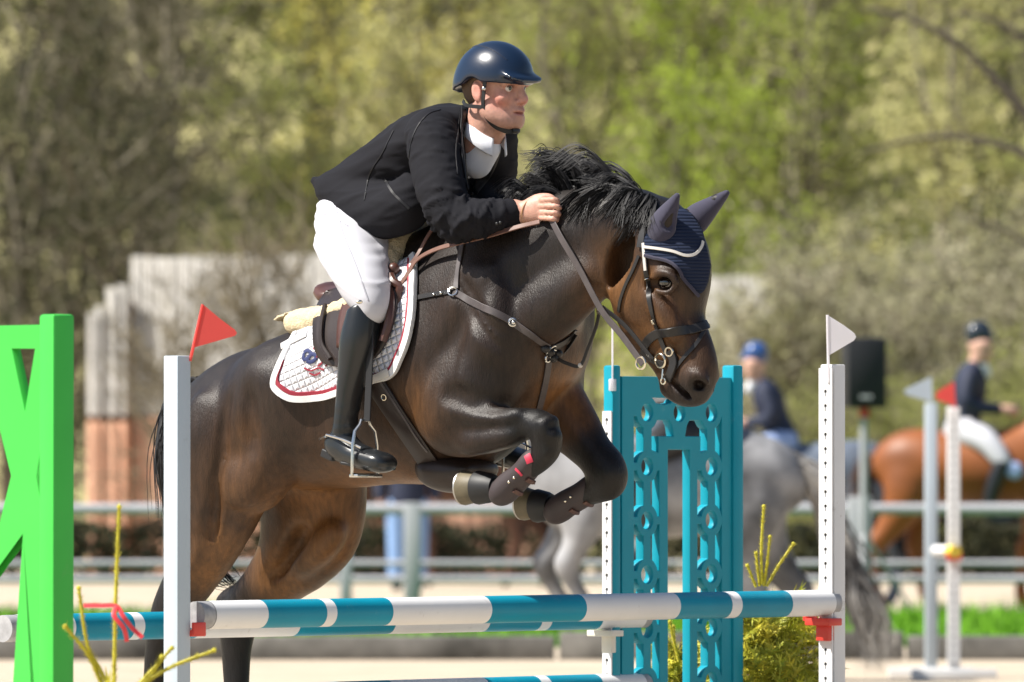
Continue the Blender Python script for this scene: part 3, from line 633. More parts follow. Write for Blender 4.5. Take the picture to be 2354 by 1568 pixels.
FF = ST([[1225, 860, 72, -.12, .075], [1272, 930, 58, -.145, .068], [1320, 985, 47, -.155, .058], [1362, 1038, 33, -.16, .043], [1394, 1080, 36, -.16, .045], [1396, 1110, 31, -.16, .040], [1360, 1131, 23, -.16, .030], [1316, 1154, 21, -.16, .026], [1278, 1170, 23, -.16, .028], [1252, 1164, 20, -.16, .025], [1232, 1161, 21, -.16, .026]])
hf.chain(FF, .05, .008, sub=5)
# ears (inside the bonnet); the bare skull is kept to lay the bonnet on
fs_ = Field((.2, -.2, 1.6), (1.0, .2, 2.3), .0095); i0 = np.round((fs_.lo - hf.lo) / hf.h).astype(int); fs_.lo = hf.lo + i0 * hf.h; fs_.D = hf.D[i0[0]:i0[0] + fs_.n[0], i0[1]:i0[1] + fs_.n[1], i0[2]:i0[2] + fs_.n[2]].copy()
V, F = fs_.surf(); BVS = BVHTree.FromPolygons(W(V).tolist(), F.tolist())
for rows in ([[1512, 545, 22, .07, .03], [1525, 515, 22, .078, .026], [1545, 478, 12, .082, .014], [1556, 455, 4, .084, .005]], [[1585, 520, 20, -.07, .03], [1605, 498, 22, -.078, .026], [1640, 468, 12, -.085, .014], [1664, 448, 4, -.088, .005]]):
    hf.chain(ST(rows), .02)
HV, HFc = hf.surf(); HV = relax(HV, HFc, 2, .5)
HNr = vnormals(HV, HFc)
# slight muscle and skin unevenness
nz = np.array([mnoise.noise(Vector((p[0] * 7, p[1] * 7, p[2] * 5))) + .5 * mnoise.noise(Vector((p[0] * 17, p[1] * 17, p[2] * 11))) for p in HV])
HV = HV + HNr * (nz * .0042)[:, None]
def blobs(V, items):
    m = np.zeros(len(V))
    for (px, py, v, r, wt) in items:
        c = HP(px, py, v); d2 = ((V - c) ** 2).sum(1) / (r * r); m = np.maximum(m, wt * np.exp(-d2 * 1.2))
    return np.clip(m, 0, 1)
dark = np.array([.0150, .0108, .0092]); brown = np.array([.052, .026, .0135]); tan = np.array([.225, .098, .028]); black = np.array([.0075, .0068, .0070])
n3 = np.array([mnoise.noise(Vector((p[0] * 5, p[1] * 5, p[2] * 5))) for p in HV])
m1 = blobs(HV, [(600, 1000, .2, .16, .35), (640, 1060, .15, .26, .8), (800, 1060, .1, .30, .8), (950, 1060, .1, .3, .75), (500, 1120, .25, .16, .3), (1280, 860, -.02, .22, .8), (1310, 760, 0, .18, .6), (700, 1200, -.1, .3, .8), (500, 1180, .2, .22, .6), (1470, 680, .06, .20, .9), (1560, 740, .05, .2, .9), (1120, 1020, .15, .16, .45), (1100, 720, .25, .3, .35)])
m2 = blobs(HV, [(556, 1000, .3, .06, .35), (610, 1110, .12, .16, .95), (720, 1120, .0, .18, .95), (850, 1115, 0, .20, .95), (980, 1110, 0, .18, .75), (930, 960, .3, .13, .45), (1300, 900, -.05, .14, .75), (1310, 800, -.02, .12, .4), (760, 1240, -.1, .16, .9), (660, 1310, -.12, .14, .85), (590, 1350, -.14, .1, .5), (520, 1260, .2, .11, .7), (478, 1320, .2, .1, .7), (1435, 650, .08, .12, .75), (1430, 700, .02, .12, .7), (1520, 770, .05, .12, .6), (1600, 820, -.02, .10, .75), (1500, 640, .1, .05, .6), (1110, 1050, .12, .08, .8), (1180, 1040, .12, .06, .7)])
legs = np.zeros(len(HV))
for A, i0 in ((HN, 5), (HFr, 4), (FN, 3), (FF, 3)):
    c = spline(A[i0:, :3], 4)
    d = np.min(((HV[:, None, :] - c[None]) ** 2).sum(2), 1) ** .5; legs = np.maximum(legs, 1 - sst(.055, .10, d))
muz = blobs(HV, [(1598, 905, .02, .075, 1.0), (1600, 915, -.02, .07, 1.0), (1545, 905, 0, .05, .9), (1532, 650, .10, .032, .9), (1262, 500, 0, .16, .5), (1400, 470, 0, .12, .6), (1250, 620, .1, .2, .5)])
topl = sst(.10, .0, np.abs(HV[:, 1])) * sst(1.5, 1.62, HV[:, 2])
col = dark[None] + (brown - dark)[None] * np.clip(m1 * (1 + .5 * n3), 0, 1)[:, None]
col = col + (tan - col) * np.clip(m2 * (1 + .35 * n3), 0, 1)[:, None]
nos = np.clip(1.6 * np.exp(-((HV - nh * [1, 1, 1]) ** 2).sum(1) / .0205 ** 2), 0, 1); mzc = np.clip(muz, 0, 1) * sst(.45, .3, HV[:, 0] * 0 + np.sqrt(((HV - HP(1590, 890, 0)) ** 2).sum(1)) * 2.2)  # nos paints the shade inside the nostril hollow into the coat colour
col = col + (black - col) * np.clip(np.maximum(legs, np.maximum(muz, .7 * topl)), 0, 1)[:, None]
col = col + (np.array([.034, .026, .023]) - col) * (.75 * mzc)[:, None]; col = col + (np.array([.003, .002, .002]) - col) * nos[:, None]
HW = W(HV)
nt_ = M_coat.node_tree; nzr = nt_.nodes.new('ShaderNodeTexNoise'); nzr.inputs['Scale'].default_value = 9; nzr.inputs['Detail'].default_value = 5; mrr = nt_.nodes.new('ShaderNodeMapRange'); mrr.inputs[1].default_value = .3; mrr.inputs[2].default_value = .7; mrr.inputs[3].default_value = .36; mrr.inputs[4].default_value = .56; nt_.links.new(nzr.outputs[0], mrr.inputs[0]); nt_.links.new(mrr.outputs[0], nt_.nodes['Principled BSDF'].inputs['Roughness'])
horse_body = fmesh('body', HW, HFc, M_coat, horse, col)
BV = BVHTree.FromPolygons(HW.tolist(), HFc.tolist())
def hit(px, py, off=.0, tree=None):
    d = ray(px, py); q = (tree or BV).ray_cast(Vector(CAMP), Vector(d))
    if q[0] is None: return None, None
    n = np.array(q[1]); n = n if n @ d < 0 else -n
    return np.array(q[0]) + n * off, n
def near(p, off=0.0, tree=None):       # snap a world point onto the coat
    q = (tree or BV).find_nearest(Vector(p)); n = np.array(q[1]); c = np.array(q[0]); return c + n * off, n
# eyes
M_eye = mat('horse_eye', (.008, .005, .004), rough=.06, spec=.7, coat=1.0)
for v, px in ((.082, 1529), (-.082, 1529 + 76)):
    mb = MB(); mb.ball((0, 0, 0), (.026, .018, .021), 16); c = HP(px, 650, v)
    vv = W(np.array(mb.v) + c); mesh_obj('eye', vv, mb.f, M_eye, horse)
# hooves
M_shoe = mat('horseshoe_steel', (.45, .44, .42), rough=.4, metal=1.0); M_hoof = mat('horn_hoof', (.13, .105, .06), rough=.55, bump=.4, bscale=40, col2=(.06, .052, .033), vscale=14)
def frustum(c0, c1, r0, r1, n=20, squash=.9, extra=None):
    c0, c1 = np.asarray(c0), np.asarray(c1); T = c1 - c0; T /= np.linalg.norm(T); L = RT - (RT @ T) * T; L /= np.linalg.norm(L); N = np.cross(T, L)
    prof = [(0, r0 * .6), (0.0, r0), (.12, r0 * 1.06), (.92, r1), (1.0, r1 * .97), (1.0, r1 * .7), (.85, r1 * .45), (.85, .001)]
    vs_, fs = [], []
    for t, r in prof:
        for k in range(n):
            a = 2 * math.pi * k / n; vs_.append(c0 + (c1 - c0) * t + r * (math.cos(a) * N + squash * math.sin(a) * L))
    for i in range(len(prof) - 1):
        for k in range(n): fs.append((i * n + k, i * n + (k + 1) % n, (i + 1) * n + (k + 1) % n, (i + 1) * n + k))
    return vs_, fs
for (a, b, v, r0, r1) in (((1112, 1120), (1066, 1122), .17, .040, .054), ((1240, 1160), (1203, 1158), -.16, .040, .053), ((376, 1808), (395, 1862), .165, .040, .055), ((578, 1808), (596, 1862), -.165, .040, .055)):
    vs_, fs = frustum(W(HP(*a, v)), W(HP(*b, v)), r0, r1); o = mesh_obj('hoof', vs_, fs, M_hoof, horse); shade_auto(o, 50)
    c1 = W(HP(*b, v)); T_ = c1 - W(HP(*a, v)); T_ /= np.linalg.norm(T_); L_ = RT - (RT @ T_) * T_; L_ /= np.linalg.norm(L_); mb = MB(); mb.ring(c1 + T_ * .003, np.cross(T_, L_), L_, r1 * .88, .0055, sq=.9); mb.build('horseshoe', M_shoe, o)
# mane and tail: real locks
M_hair = mat('black_horse_hair', (.009, .0085, .0095), rough=.6, spec=.3)
def lock(mb, pts, r, n=3):
    pts = spline(pts, 5); m = len(pts); rr = r * (1 - np.linspace(0, 1, m) ** 2.2) + .0004; mb.tube(pts, rr, n, cap=False)
mane = MB(); rng = random.Random(3)
crest = spline([[1215, 492], [1290, 462], [1350, 448], [1420, 442], [1475, 452], [1505, 478]], 10)
for g in range(150):
    t = rng.random(); q = crest[min(len(crest) - 1, int(t * len(crest)))] + np.array([rng.uniform(-10, 10), rng.uniform(-2, 12)])
    v0 = rng.uniform(-.03, .035); L = rng.uniform(.6, 1.1); k = rng.random()
    if t < .84 and k < .80:
        dx = -rng.uniform(60, 150) * L * (.6 + .6 * t); dy = -(10 + rng.uniform(6, 104)) * L * (.45 + .65 * math.sin(math.pi * min(1, t * 1.2 + .1))); e1 = rng.uniform(-.05, .06)
        G_ = [(q[0], q[1], v0), (q[0] + dx * .22, q[1] + dy * .62 - 6, v0 * 1.5 + .01), (q[0] + dx * .6, q[1] + dy * 1.05 - 4, v0 * 2 + e1 * .5), (q[0] + dx, q[1] + dy * .98 + rng.uniform(-10, 26), v0 * 2.6 + e1)]
    elif t < .84:
        dx = rng.uniform(-110, -20); dy = rng.uniform(20, 62)
        G_ = [(q[0], q[1], v0), (q[0] + dx * .3, q[1] - 6, .06), (q[0] + dx * .7, q[1] + dy * .45, .105), (q[0] + dx, q[1] + dy, .125)]
    else:
        dx = rng.uniform(-85, 5); dy = rng.uniform(20, 80)
        G_ = [(q[0], q[1] - 4, v0), (q[0] + dx * .2 + 4, q[1] - 10, .05), (q[0] + dx * .6, q[1] + dy * .45, .098), (q[0] + dx, q[1] + dy, .115)]
    for j in range(30):
        o1 = np.array([rng.gauss(0, 5), rng.gauss(0, 3), rng.gauss(0, .006)]); o2 = np.array([rng.gauss(0, 7), rng.gauss(0, 5), rng.gauss(0, .009)]); sc_ = rng.uniform(.75, 1.08); g0 = np.array(G_[0])
        lock(mane, [W(HP(*(g0 + (np.array(c_) - g0) * sc_ + o1 * (1 - n_ / 3) + o2 * (n_ / 3)))) for n_, c_ in enumerate(G_)], rng.uniform(.0007, .0019))
mane_o = mane.build('mane', M_hair, horse); tag(mane_o, kind='stuff')
tail = MB()
for i in range(420):
    a = rng.random(); w_ = rng.gauss(0, 1)
    x1 = 405 + rng.uniform(-14, 14); lean = rng.random()
    if lean < .93:
        pts = [W(HP(482 + rng.uniform(-10, 10), 884 + rng.uniform(-8, 14), rng.uniform(-.03, .03))), W(HP(440 + rng.uniform(-8, 8), 880 + rng.uniform(-10, 14), rng.uniform(-.05, .05))), W(HP(x1 + w_ * 6, 930 + rng.uniform(-20, 20), rng.uniform(-.07, .07))),
               W(HP(385 + w_ * 12, 1040 + rng.uniform(-30, 30), rng.uniform(-.09, .09))), W(HP(400 + w_ * 16, 1160 + rng.uniform(-50, 60), rng.uniform(-.1, .1)))]
    else:
        pts = [W(HP(470, 890, 0)), W(HP(420, 900, -.02)), W(HP(400, 1050, -.06)), W(HP(430 + w_ * 10, 1220, -.12)), W(HP(500 + w_ * 16, 1320 + rng.uniform(-20, 20), -.2)), W(HP(545 + w_ * 10, 1345 + rng.uniform(-25, 20), -.24))]
    lock(tail, pts, rng.uniform(.002, .0045))
tag(tail.build('tail', M_hair, horse), kind='stuff')
# =================================================================== the rider
rb = W(HP(850, 1100, .0)); rb[2] = W(HP(850, 1095, .34))[2]
rider = empty('person', rb, 'rider in black jacket, white breeches and navy helmet, crouched over the jumping horse', 'person')
M_skin = mat('skin', (.56, .30, .225), rough=.52, spec=.4, bump=.35, bscale=160, attr='coat', var=.22, vscale=70)
M_skin.node_tree.nodes['Principled BSDF'].inputs['Subsurface Weight'].default_value = .12
M_skin.node_tree.nodes['Principled BSDF'].inputs['Subsurface Radius'].default_value = (.01, .004, .002)
M_jack = mat('black_jacket_cloth', (.0095, .0095, .0125), rough=.85, spec=.16, bump=.3, bscale=420, sheen=.0, bdist=.0006)
M_lapel = mat('black_lapel', (.008, .008, .010), rough=.55, spec=.3)
M_shirt = mat('white_shirt', (.80, .81, .86), rough=.7, bump=.2, bscale=60)
M_bree = mat('white_breeches', (.50, .50, .54), rough=.75, spec=.2, bump=.15, bscale=300, bdist=.0008)
M_bseam = mat('breeches_seam', (.36, .36, .40), rough=.8); M_boot = mat('black_boot_leather', (.013, .015, .017), rough=.30, spec=.5, bump=.25, bscale=30, bdist=.003)
M_navyg = mat('navy_helmet_gloss', (.0035, .012, .032), rough=.30, spec=.5, coat=.35, coatr=.15, bump=.05, bscale=300)
M_blackm = mat('black_trim', (.010, .010, .011), rough=.5)
M_steel = mat('steel', (.62, .62, .60), rough=.22, metal=1.0)
fl = np.array([1, -1, 1.0])
def mirror(st): st = np.array(st, float); st[:, 1] *= -1; return st
# ---- body: head, neck, trunk, arms and hands in one skin
OH = HP(1140, 203, 0)
bf = Field((-.62, -.40, 1.66), (.46, .40, 2.50), .0046)
h = lambda f, l, u: OH + np.array([f, l, u])
bf.ell(h(-.012, 0, .03), (.098, .077, .088), .01)
bf.ell(h(.040, 0, -.035), (.056, .057, .088), .03)
for s_ in (1, -1):
    bf.chain([[*h(-.005, .056 * s_, -.045), .022, .016], [*h(.03, .05 * s_, -.085), .020, .016], [*h(.07, .018 * s_, -.108), .018, .018]], .025)
    bf.ell(h(.066, .047 * s_, -.034), (.022, .018, .018), .02)
    bf.chain([[*h(.079, .052 * s_, .012), .009, .009], [*h(.094, .028 * s_, .020), .010, .009], [*h(.096, 0, .014), .009, .01]], .014)
    bf.ell(h(.092, .033 * s_, -.004), (.014, .018, .011), .010, 'sub')
    bf.ell(h(.102, .013 * s_, -.046), (.010, .008, .008), .007)
    bf.chain([[*h(.083, .025 * s_, -.077), .005, .004], [*h(.097, .012 * s_, -.073), .006, .006], [*h(.100, 0, -.074), .006, .006]], .008)
    bf.chain([[*h(.082, .022 * s_, -.082), .005, .004], [*h(.093, .011 * s_, -.087), .007, .006], [*h(.096, 0, -.088), .007, .006]], .008)
    M = [(math.cos(.25), 0, math.sin(.25)), (0, 1, 0), (-math.sin(.25), 0, math.cos(.25))]
    bf.ell(h(-.010, .080 * s_, -.014), (.019, .009, .033), .008, M=M); bf.ell(h(-.004, .090 * s_, -.012), (.010, .006, .020), .004, 'sub', M=M)
bf.chain([[*h(.092, 0, .006), .0085, .008], [*h(.105, 0, -.020), .0095, .0095], [*h(.117, 0, -.041), .0108, .0115]], .010)
bf.ell(h(.084, 0, -.066), (.016, .026, .018), .012)
bf.ell(h(.082, 0, -.107), (.018, .022, .016), .015)
bf.chain([[*h(.104, -.022, -.0805), .0028, .02], [*h(.106, .022, -.0805), .0028, .02]], .004, op='sub')
bf.chain([[*h(-.02, 0, -.04), .062, .056], [*h(-.034, 0, -.11), .058, .053], [*h(-.075, 0, -.19), .045, .05]], .02)
bf.chain(ST([[1070, 308, 26, 0, .06], [1010, 345, 50, 0, .09], [910, 405, 50, 0, .10], [840, 450, 45, 0, .10]]), .03)
ARN = ST([[1000, 305, 34, .17, .045], [1010, 400, 32, .235, .043], [1038, 496, 30, .26, .040], [1110, 500, 27, .215, .036], [1168, 492, 21, .155, .026], [1190, 488, 19, .14, .021]])
ARF = ST([[1128, 328, 24, -.165, .04], [1130, 405, 26, -.232, .04], [1130, 470, 24, -.25, .038], [1190, 492, 22, -.208, .032], [1270, 486, 19, -.135, .022], [1300, 480, 18, -.11, .02]])
bf.chain(ARN, .03); bf.chain(ARF, .03)
def hand(bx, by, v, k):
    H = lambda x, y, dv: HP(bx + x, by + y, v + k * dv)
    cat_ = lambda rows: [[*H(x, y, dv), a, b] for (x, y, dv, a, b) in rows]
    bf.chain(cat_([(-8, 2, 0, .023, .019), (14, 0, 0, .029, .018), (34, -4, -.004, .033, .015), (50, -6, -.010, .032, .013)]), .012)
    for j, (y0, ln) in enumerate(((-26, 30), (-12, 35), (2, 33), (15, 27))):     # index, middle, ring, little: bent round the rein
        bf.chain(cat_([(48, y0, .002, .0088, .0088), (62 + ln * .5, y0 - 1 + j, .004, .0084, .0088), (62 + ln * .82, y0 + 5, -.018, .0080, .0080), (54 + ln * .5, y0 + 9, -.040, .0074, .0074), (40 + ln * .2, y0 + 8, -.046, .0070, .0070)]), .0025, sub=3)
    bf.chain(cat_([(16, -16, -.004, .013, .012), (38, -30, -.012, .0115, .0105), (62, -33, -.022, .010, .0095), (78, -27, -.030, .0085, .008)]), .008, sub=3)
hand(1196, 486, .135, 1.0)
hand(1306, 476, -.105, -1.0)
V, F = bf.surf(); V = relax(V, F, 1, .4)
fc_ = np.tile(np.array([.56, .31, .235]), (len(V), 1)); Lh = V - OH
def paint(c, r, colr, wt):
    g_ = np.minimum(1, wt * np.exp(-(((Lh - np.array(c)) / np.array(r)) ** 2).sum(1)))[:, None]; fc_[:] = fc_ + (np.array(colr) - fc_) * g_
for s_ in (1, -1):
    paint((.06, .052 * s_, -.045), (.03, .03, .028), (.56, .20, .16), .9); paint((.0, .08 * s_, -.015), (.03, .03, .04), (.58, .24, .19), .8); paint((.09, .032 * s_, -.003), (.016, .017, .010), (.40, .19, .15), .7)
    paint((.04, .05 * s_, -.09), (.045, .03, .03), (.43, .25, .19), .75)
paint((.115, 0, -.045), (.018, .016, .014), (.58, .20, .16), .8); paint((.10, 0, -.081), (.014, .022, .010), (.42, .14, .125), .95); paint((.085, 0, -.105), (.03, .03, .02), (.43, .25, .19), .7); paint((.10, 0, -.066), (.02, .02, .008), (.43, .25, .19), .6)
fmesh('body', W(V), F, M_skin, rider, fc_)
# eyes, brows
M_skin2 = mat('lash_line', (.20, .10, .08), rough=.6); M_eyew = mat('eye_white', (.62, .58, .55), rough=.2); M_iris = mat('iris', (.06, .07, .06), rough=.1); M_brow = mat('brow_hair', (.20, .12, .06), rough=.8)
for s_ in (1, -1):
    mb = MB(); mb.ball((0, 0, 0), .0125, 12); e = mesh_obj('eye', W(np.array(mb.v) + h(.0785, .032 * s_, -.003)), mb.f, M_eyew, rider)
    mb = MB(); mb.ball((0, 0, 0), (.003, .0072, .0072), 10); mesh_obj('iris', W(np.array(mb.v) + h(.0785 + .0112, .032 * s_ + .0042, -.0035)), mb.f, M_iris, e)
    mb = MB(); mb.tube(W(np.array([h(.090, .048 * s_, .016), h(.101, .030 * s_, .023), h(.103, .014 * s_, .018)])), [.003, .0048, .003], 6); mb.build('eyebrow', M_brow, rider)
    mb = MB(); mb.tube(W(np.array([h(.083, .043 * s_, -.001), h(.0915, .036 * s_, .0055), h(.0925, .028 * s_, .005), h(.089, .021 * s_, -.001)])), .0022, 6); mb.build('eyelid', M_skin2, rider)
# ---- shirt
JT = [[766, 412, 7, 0, .07], [790, 422, 26, 0, .12], [826, 438, 54, 0, .165], [872, 416, 72, 0, .18], [958, 372, 96, 0, .185], [1020, 328, 92, 0, .185], [1064, 296, 60, 0, .165], [1090, 276, 30, 0, .08]]
sf = Field((-.45, -.3, 1.85), (.35, .3, 2.48), .0075)
sf.chain([[*q[:3], max(.02, q[3] - .004), max(.02, q[4] - .006)] for q in ST(JT)[2:-1]], .02)
sf.chain([[*h(-.050, 0, -.180), .056, .052], [*h(-.080, 0, -.23), .050, .050]], .03)
sf.half((.40, 0, .92), np.array([.40, 0, .92]) @ h(-.02, 0, -.160))
V, F = sf.surf(); V = relax(V, F, 1, .5); shirt = fmesh('shirt', W(V), F, M_shirt, rider)
# ---- jacket
jf = Field((-1.0, -.46, 1.6), (.45, .46, 2.48), .0075)
jf.chain(ST(JT), .02, sub=5)
SLN = ST([[990, 304, 42, .165, .062], [1000, 350, 46, .20, .062], [1009, 410, 45, .235, .058], [1024, 465, 42, .258, .055], [1040, 500, 37, .258, .053], [1080, 504, 38, .24, .054], [1125, 500, 33, .20, .048], [1166, 494, 27, .157, .036], [1174, 493, 26, .152, .034]])
SLF = ST([[1128, 325, 42, -.165, .068], [1132, 365, 44, -.205, .066], [1130, 410, 44, -.235, .062], [1125, 455, 40, -.25, .056], [1135, 488, 36, -.25, .054], [1185, 494, 34, -.21, .048], [1262, 488, 27, -.14, .036]])
for s_ in (1, -1):
    A = ST([[772, 436, 26, .10, .040], [815, 470, 40, .15, .045], [868, 488, 44, .175, .045], [915, 484, 42, .175, .045], [950, 460, 40, .16, .05]]); A[:, 1] *= s_; jf.chain(A, .05, sub=5)
jf.chain(SLN, .045, .02, sub=5); jf.chain(SLF, .045, .02, sub=5)
jf.ell(HP(990, 300, .145), (.055, .06, .055), .05); jf.ell(HP(1118, 318, -.15), (.07, .07, .065), .05)
V, F = jf.surf(); T0 = BVHTree.FromPolygons(W(V).tolist(), F.tolist())
# opening over the shirt front, neck opening
pts = []
for (x, y, a, b) in ((1098, 296, .06, .046), (1098, 330, .06, .040), (1096, 365, .06, .033), (1090, 400, .055, .023), (1082, 436, .045, .010)):
    p, n = hit(x, y, 0, T0); q = TL(p); q[1] = min(q[1], .02); pts.append([*q, a, b])
jf.chain(pts, .008, op='sub')
jf.chain([[*h(-.03, 0, -.09), .072, .068], [*h(-.045, 0, -.145), .066, .064], [*h(-.075, 0, -.19), .03, .03]], .01, op='sub')
# hollow sleeve ends
for A in (SLN, SLF):
    jf.seg(A[-1, :3], A[-1, :3] + (A[-1, :3] - A[-3, :3]) * .6, .021, .024, .024, .026, .004, 'sub')
V, F = jf.surf(); V = relax(V, F, 2, .5); N = vnormals(V, F)
# folds of the cloth
cz = spline(SLN[:, :3], 6); dist = np.min(((V[:, None] - cz[None]) ** 2).sum(2), 1) ** .5; ia = np.argmin(((V[:, None] - cz[None]) ** 2).sum(2), 1) / len(cz)
arm = 1 - sst(.075, .10, dist)
su, sw = V[:, 0] * .755, V[:, 2]
d1 = su * .95 + sw * .30; d2 = -su * .30 + sw * .95
disp = np.zeros(len(V))
for i, p in enumerate(V):
    a = arm[i]
    rn = lambda x, y, z: math.exp(-(mnoise.noise(Vector((x, y, z))) / .13) ** 2) - .35
    t = (1 - a) * (.50 * rn(d1[i] * 4.5, d2[i] * 15, p[1] * 5) * (.35 + math.exp(-((p[0] + .22) / .16) ** 2)) + .22 * rn(d1[i] * 8 + 5, d2[i] * 34, p[1] * 8))
    e = math.exp(-((ia[i] - .52) / .16) ** 2) + .55 * math.exp(-((ia[i] - .72) / .2) ** 2) + .45 * math.exp(-((ia[i] - .1) / .12) ** 2) + .15
    t += a * e * 1.0 * (rn(ia[i] * 15 + p[1] * 9, p[1] * 7, p[2] * 9 - ia[i] * 5) + .4 * rn(ia[i] * 34 - p[1] * 12, p[1] * 12 + 3, p[2] * 14))
    disp[i] = t
V = V + N * (disp * .0115)[:, None]; V = relax(V, F, 1, .15)
jacket = fmesh('jacket', W(V), F, M_jack, rider)
TJ = BVHTree.FromPolygons(W(V).tolist(), F.tolist())
def grid_patch(A, B, n, m, off, th, tree, smooth_n=True, fallback=None):
    """ruled patch between picture polylines A and B laid on a surface; closed shell"""
    A = np.asarray(A, float); B = np.asarray(B, float); A = spline(A, 6); B = spline(B, 6)
    def rs(Q, k):
        s_ = np.r_[0, np.cumsum(np.linalg.norm(np.diff(Q, axis=0), axis=1))]; return np.stack([np.interp(np.linspace(0, s_[-1], k), s_, Q[:, j]) for j in (0, 1)], 1)
    A, B = rs(A, n), rs(B, n); Pp = np.zeros((n, m, 3)); Nn = np.zeros((n, m, 3)); ok = np.zeros((n, m), bool)
    for i in range(n):
        for j in range(m):
            q = A[i] + (B[i] - A[i]) * j / (m - 1); p, nn = hit(q[0], q[1], 0, tree)
            if p is not None: Pp[i, j], Nn[i, j], ok[i, j] = p, nn, True
    for i in range(n):
        for j in range(m):
            if not ok[i, j]:
                q = A[i] + (B[i] - A[i]) * j / (m - 1); idx = np.argwhere(ok); k = idx[np.argmin(((idx - [i, j]) ** 2).sum(1))]; ref = Pp[k[0], k[1]]
                Pp[i, j] = P(q[0], q[1], ref[1]); Nn[i, j] = Nn[k[0], k[1]]
    for _ in range(2):
        for X in (Pp, Nn):
            Y = X.copy(); Y[1:-1] += X[:-2] + X[2:]; Y[1:-1] /= 3; X[:] = Y; Y = X.copy(); Y[:, 1:-1] += X[:, :-2] + X[:, 2:]; Y[:, 1:-1] /= 3; X[:] = Y
    Nn /= np.linalg.norm(Nn, axis=2, keepdims=True)
    return shell(Pp + Nn * (off + th), Pp + Nn * off), Pp + Nn * (off + th), Nn
def shell(top, bot):
    n, m = top.shape[:2]; vs_ = np.concatenate([top.reshape(-1, 3), bot.reshape(-1, 3)]); k = n * m; fs = []
    I = lambda i, j, q=0: q * k + i * m + j
    for i in range(n - 1):
        for j in range(m - 1):
            fs.append((I(i, j), I(i, j + 1), I(i + 1, j + 1), I(i + 1, j))); fs.append((I(i, j, 1), I(i + 1, j, 1), I(i + 1, j + 1, 1), I(i, j + 1, 1)))
    for i in range(n - 1):
        fs.append((I(i, 0), I(i + 1, 0), I(i + 1, 0, 1), I(i, 0, 1))); fs.append((I(i, m - 1), I(i, m - 1, 1), I(i + 1, m - 1, 1), I(i + 1, m - 1)))
    for j in range(m - 1):
        fs.append((I(0, j), I(0, j, 1), I(0, j + 1, 1), I(0, j + 1))); fs.append((I(n - 1, j), I(n - 1, j + 1), I(n - 1, j + 1, 1), I(n - 1, j, 1)))
    return vs_, fs
(vs_, fs), _, _ = grid_patch([[1060, 246], [1056, 300], [1058, 350], [1066, 400], [1074, 438]], [[1073, 246], [1078, 300], [1082, 350], [1082, 400], [1080, 440]], 22, 6, .002, .005, TJ)
mesh_obj('lapel', vs_, fs, M_lapel, jacket)
(vs_, fs), _, _ = grid_patch([[1124, 318], [1117, 350], [1105, 392], [1087, 438]], [[1150, 314], [1148, 350], [1130, 400], [1098, 447]], 20, 7, .002, .005, TJ)
mesh_obj('lapel', vs_, fs, M_lapel, jacket)
mb = MB(); pp = [hit(x, y, .002, TJ) for x, y in spline([[884, 412], [905, 445], [940, 480]], 8)]
mb.tube([q[0] for q in pp], 1, flat=(.004, .0015), nrm=[q[1] for q in pp]); mb.build('pocket_welt', M_lapel, jacket)
for pts in ([[1012, 252], [985, 262], [962, 288], [946, 325], [940, 365]], [[1060, 252], [1052, 300], [1048, 350], [1052, 400]], [[905, 300], [880, 350], [850, 400], [838, 460]]):
    pp = [hit(x, y, .0008, TJ) for x, y in spline(pts, 8)]; pp = [q for q in pp if q[0] is not None]; mb = MB(); mb.tube([q[0] for q in pp], 1, flat=(.0022, .0016), nrm=[q[1] for q in pp]); mb.build('seam', M_lapel, jacket)
for (x, y) in ((1086, 446), (1150, 512), (1142, 514)):
    p, n = hit(x, y, .001, TJ); mb = MB(); mb.ball(p, .006, 8); mb.build('button', M_blackm, jacket)
# collar, tie
for a in (np.linspace(-3.1, -.45, 24), np.linspace(.45, 3.1, 24)):
  vs_ = []; n_ = len(a)
  for t in a:
    d_ = np.array([math.cos(t), math.sin(t), 0])
    c1 = max(0, math.cos(t))
    tp_ = -.084 - .080 * (1 + math.cos(t)) / 2; bt_ = tp_ - .042 - .010 * c1
    for rr, hh in ((.060, tp_), (.064, tp_ + .002), (.075, bt_), (.071, bt_ - .003)):
        vs_.append(W(h(-.030 + .18 * (hh + .088), 0, 0) + np.array([d_[0] * rr, d_[1] * rr * .95, hh])))
  fs = [(i * 4 + k, i * 4 + (k + 1) % 4, (i + 1) * 4 + (k + 1) % 4, (i + 1) * 4 + k) for i in range(n_ - 1) for k in range(4)] + [(3, 2, 1, 0), tuple(4 * n_ - 4 + k for k in range(4))]
  mesh_obj('collar', vs_, fs, M_shirt, shirt)
# cuffs
for A, nm in ((SLN, 1), (SLF, -1)):
    T_ = A[-1, :3] - A[-3, :3]; T_ /= np.linalg.norm(T_); mb = MB(); c_ = A[-1, :3]
    mb.tube(W(np.array([c_ - T_ * .02, c_ + T_ * .003, c_ + T_ * .010])), [.026, .027, .026], 16); mb.build('cuff', M_shirt, shirt)
# wrist strap of the crop
M_tan = mat('tan_leather', (.45, .25, .14), rough=.5)
mb = MB(); cs = HP(1212, 486, .135); mb.ring(W(cs), UP * .96 + HD * .28, RT, .034, .0032, sq=.72); o = mb.build('wrist_strap', M_tan, rider)
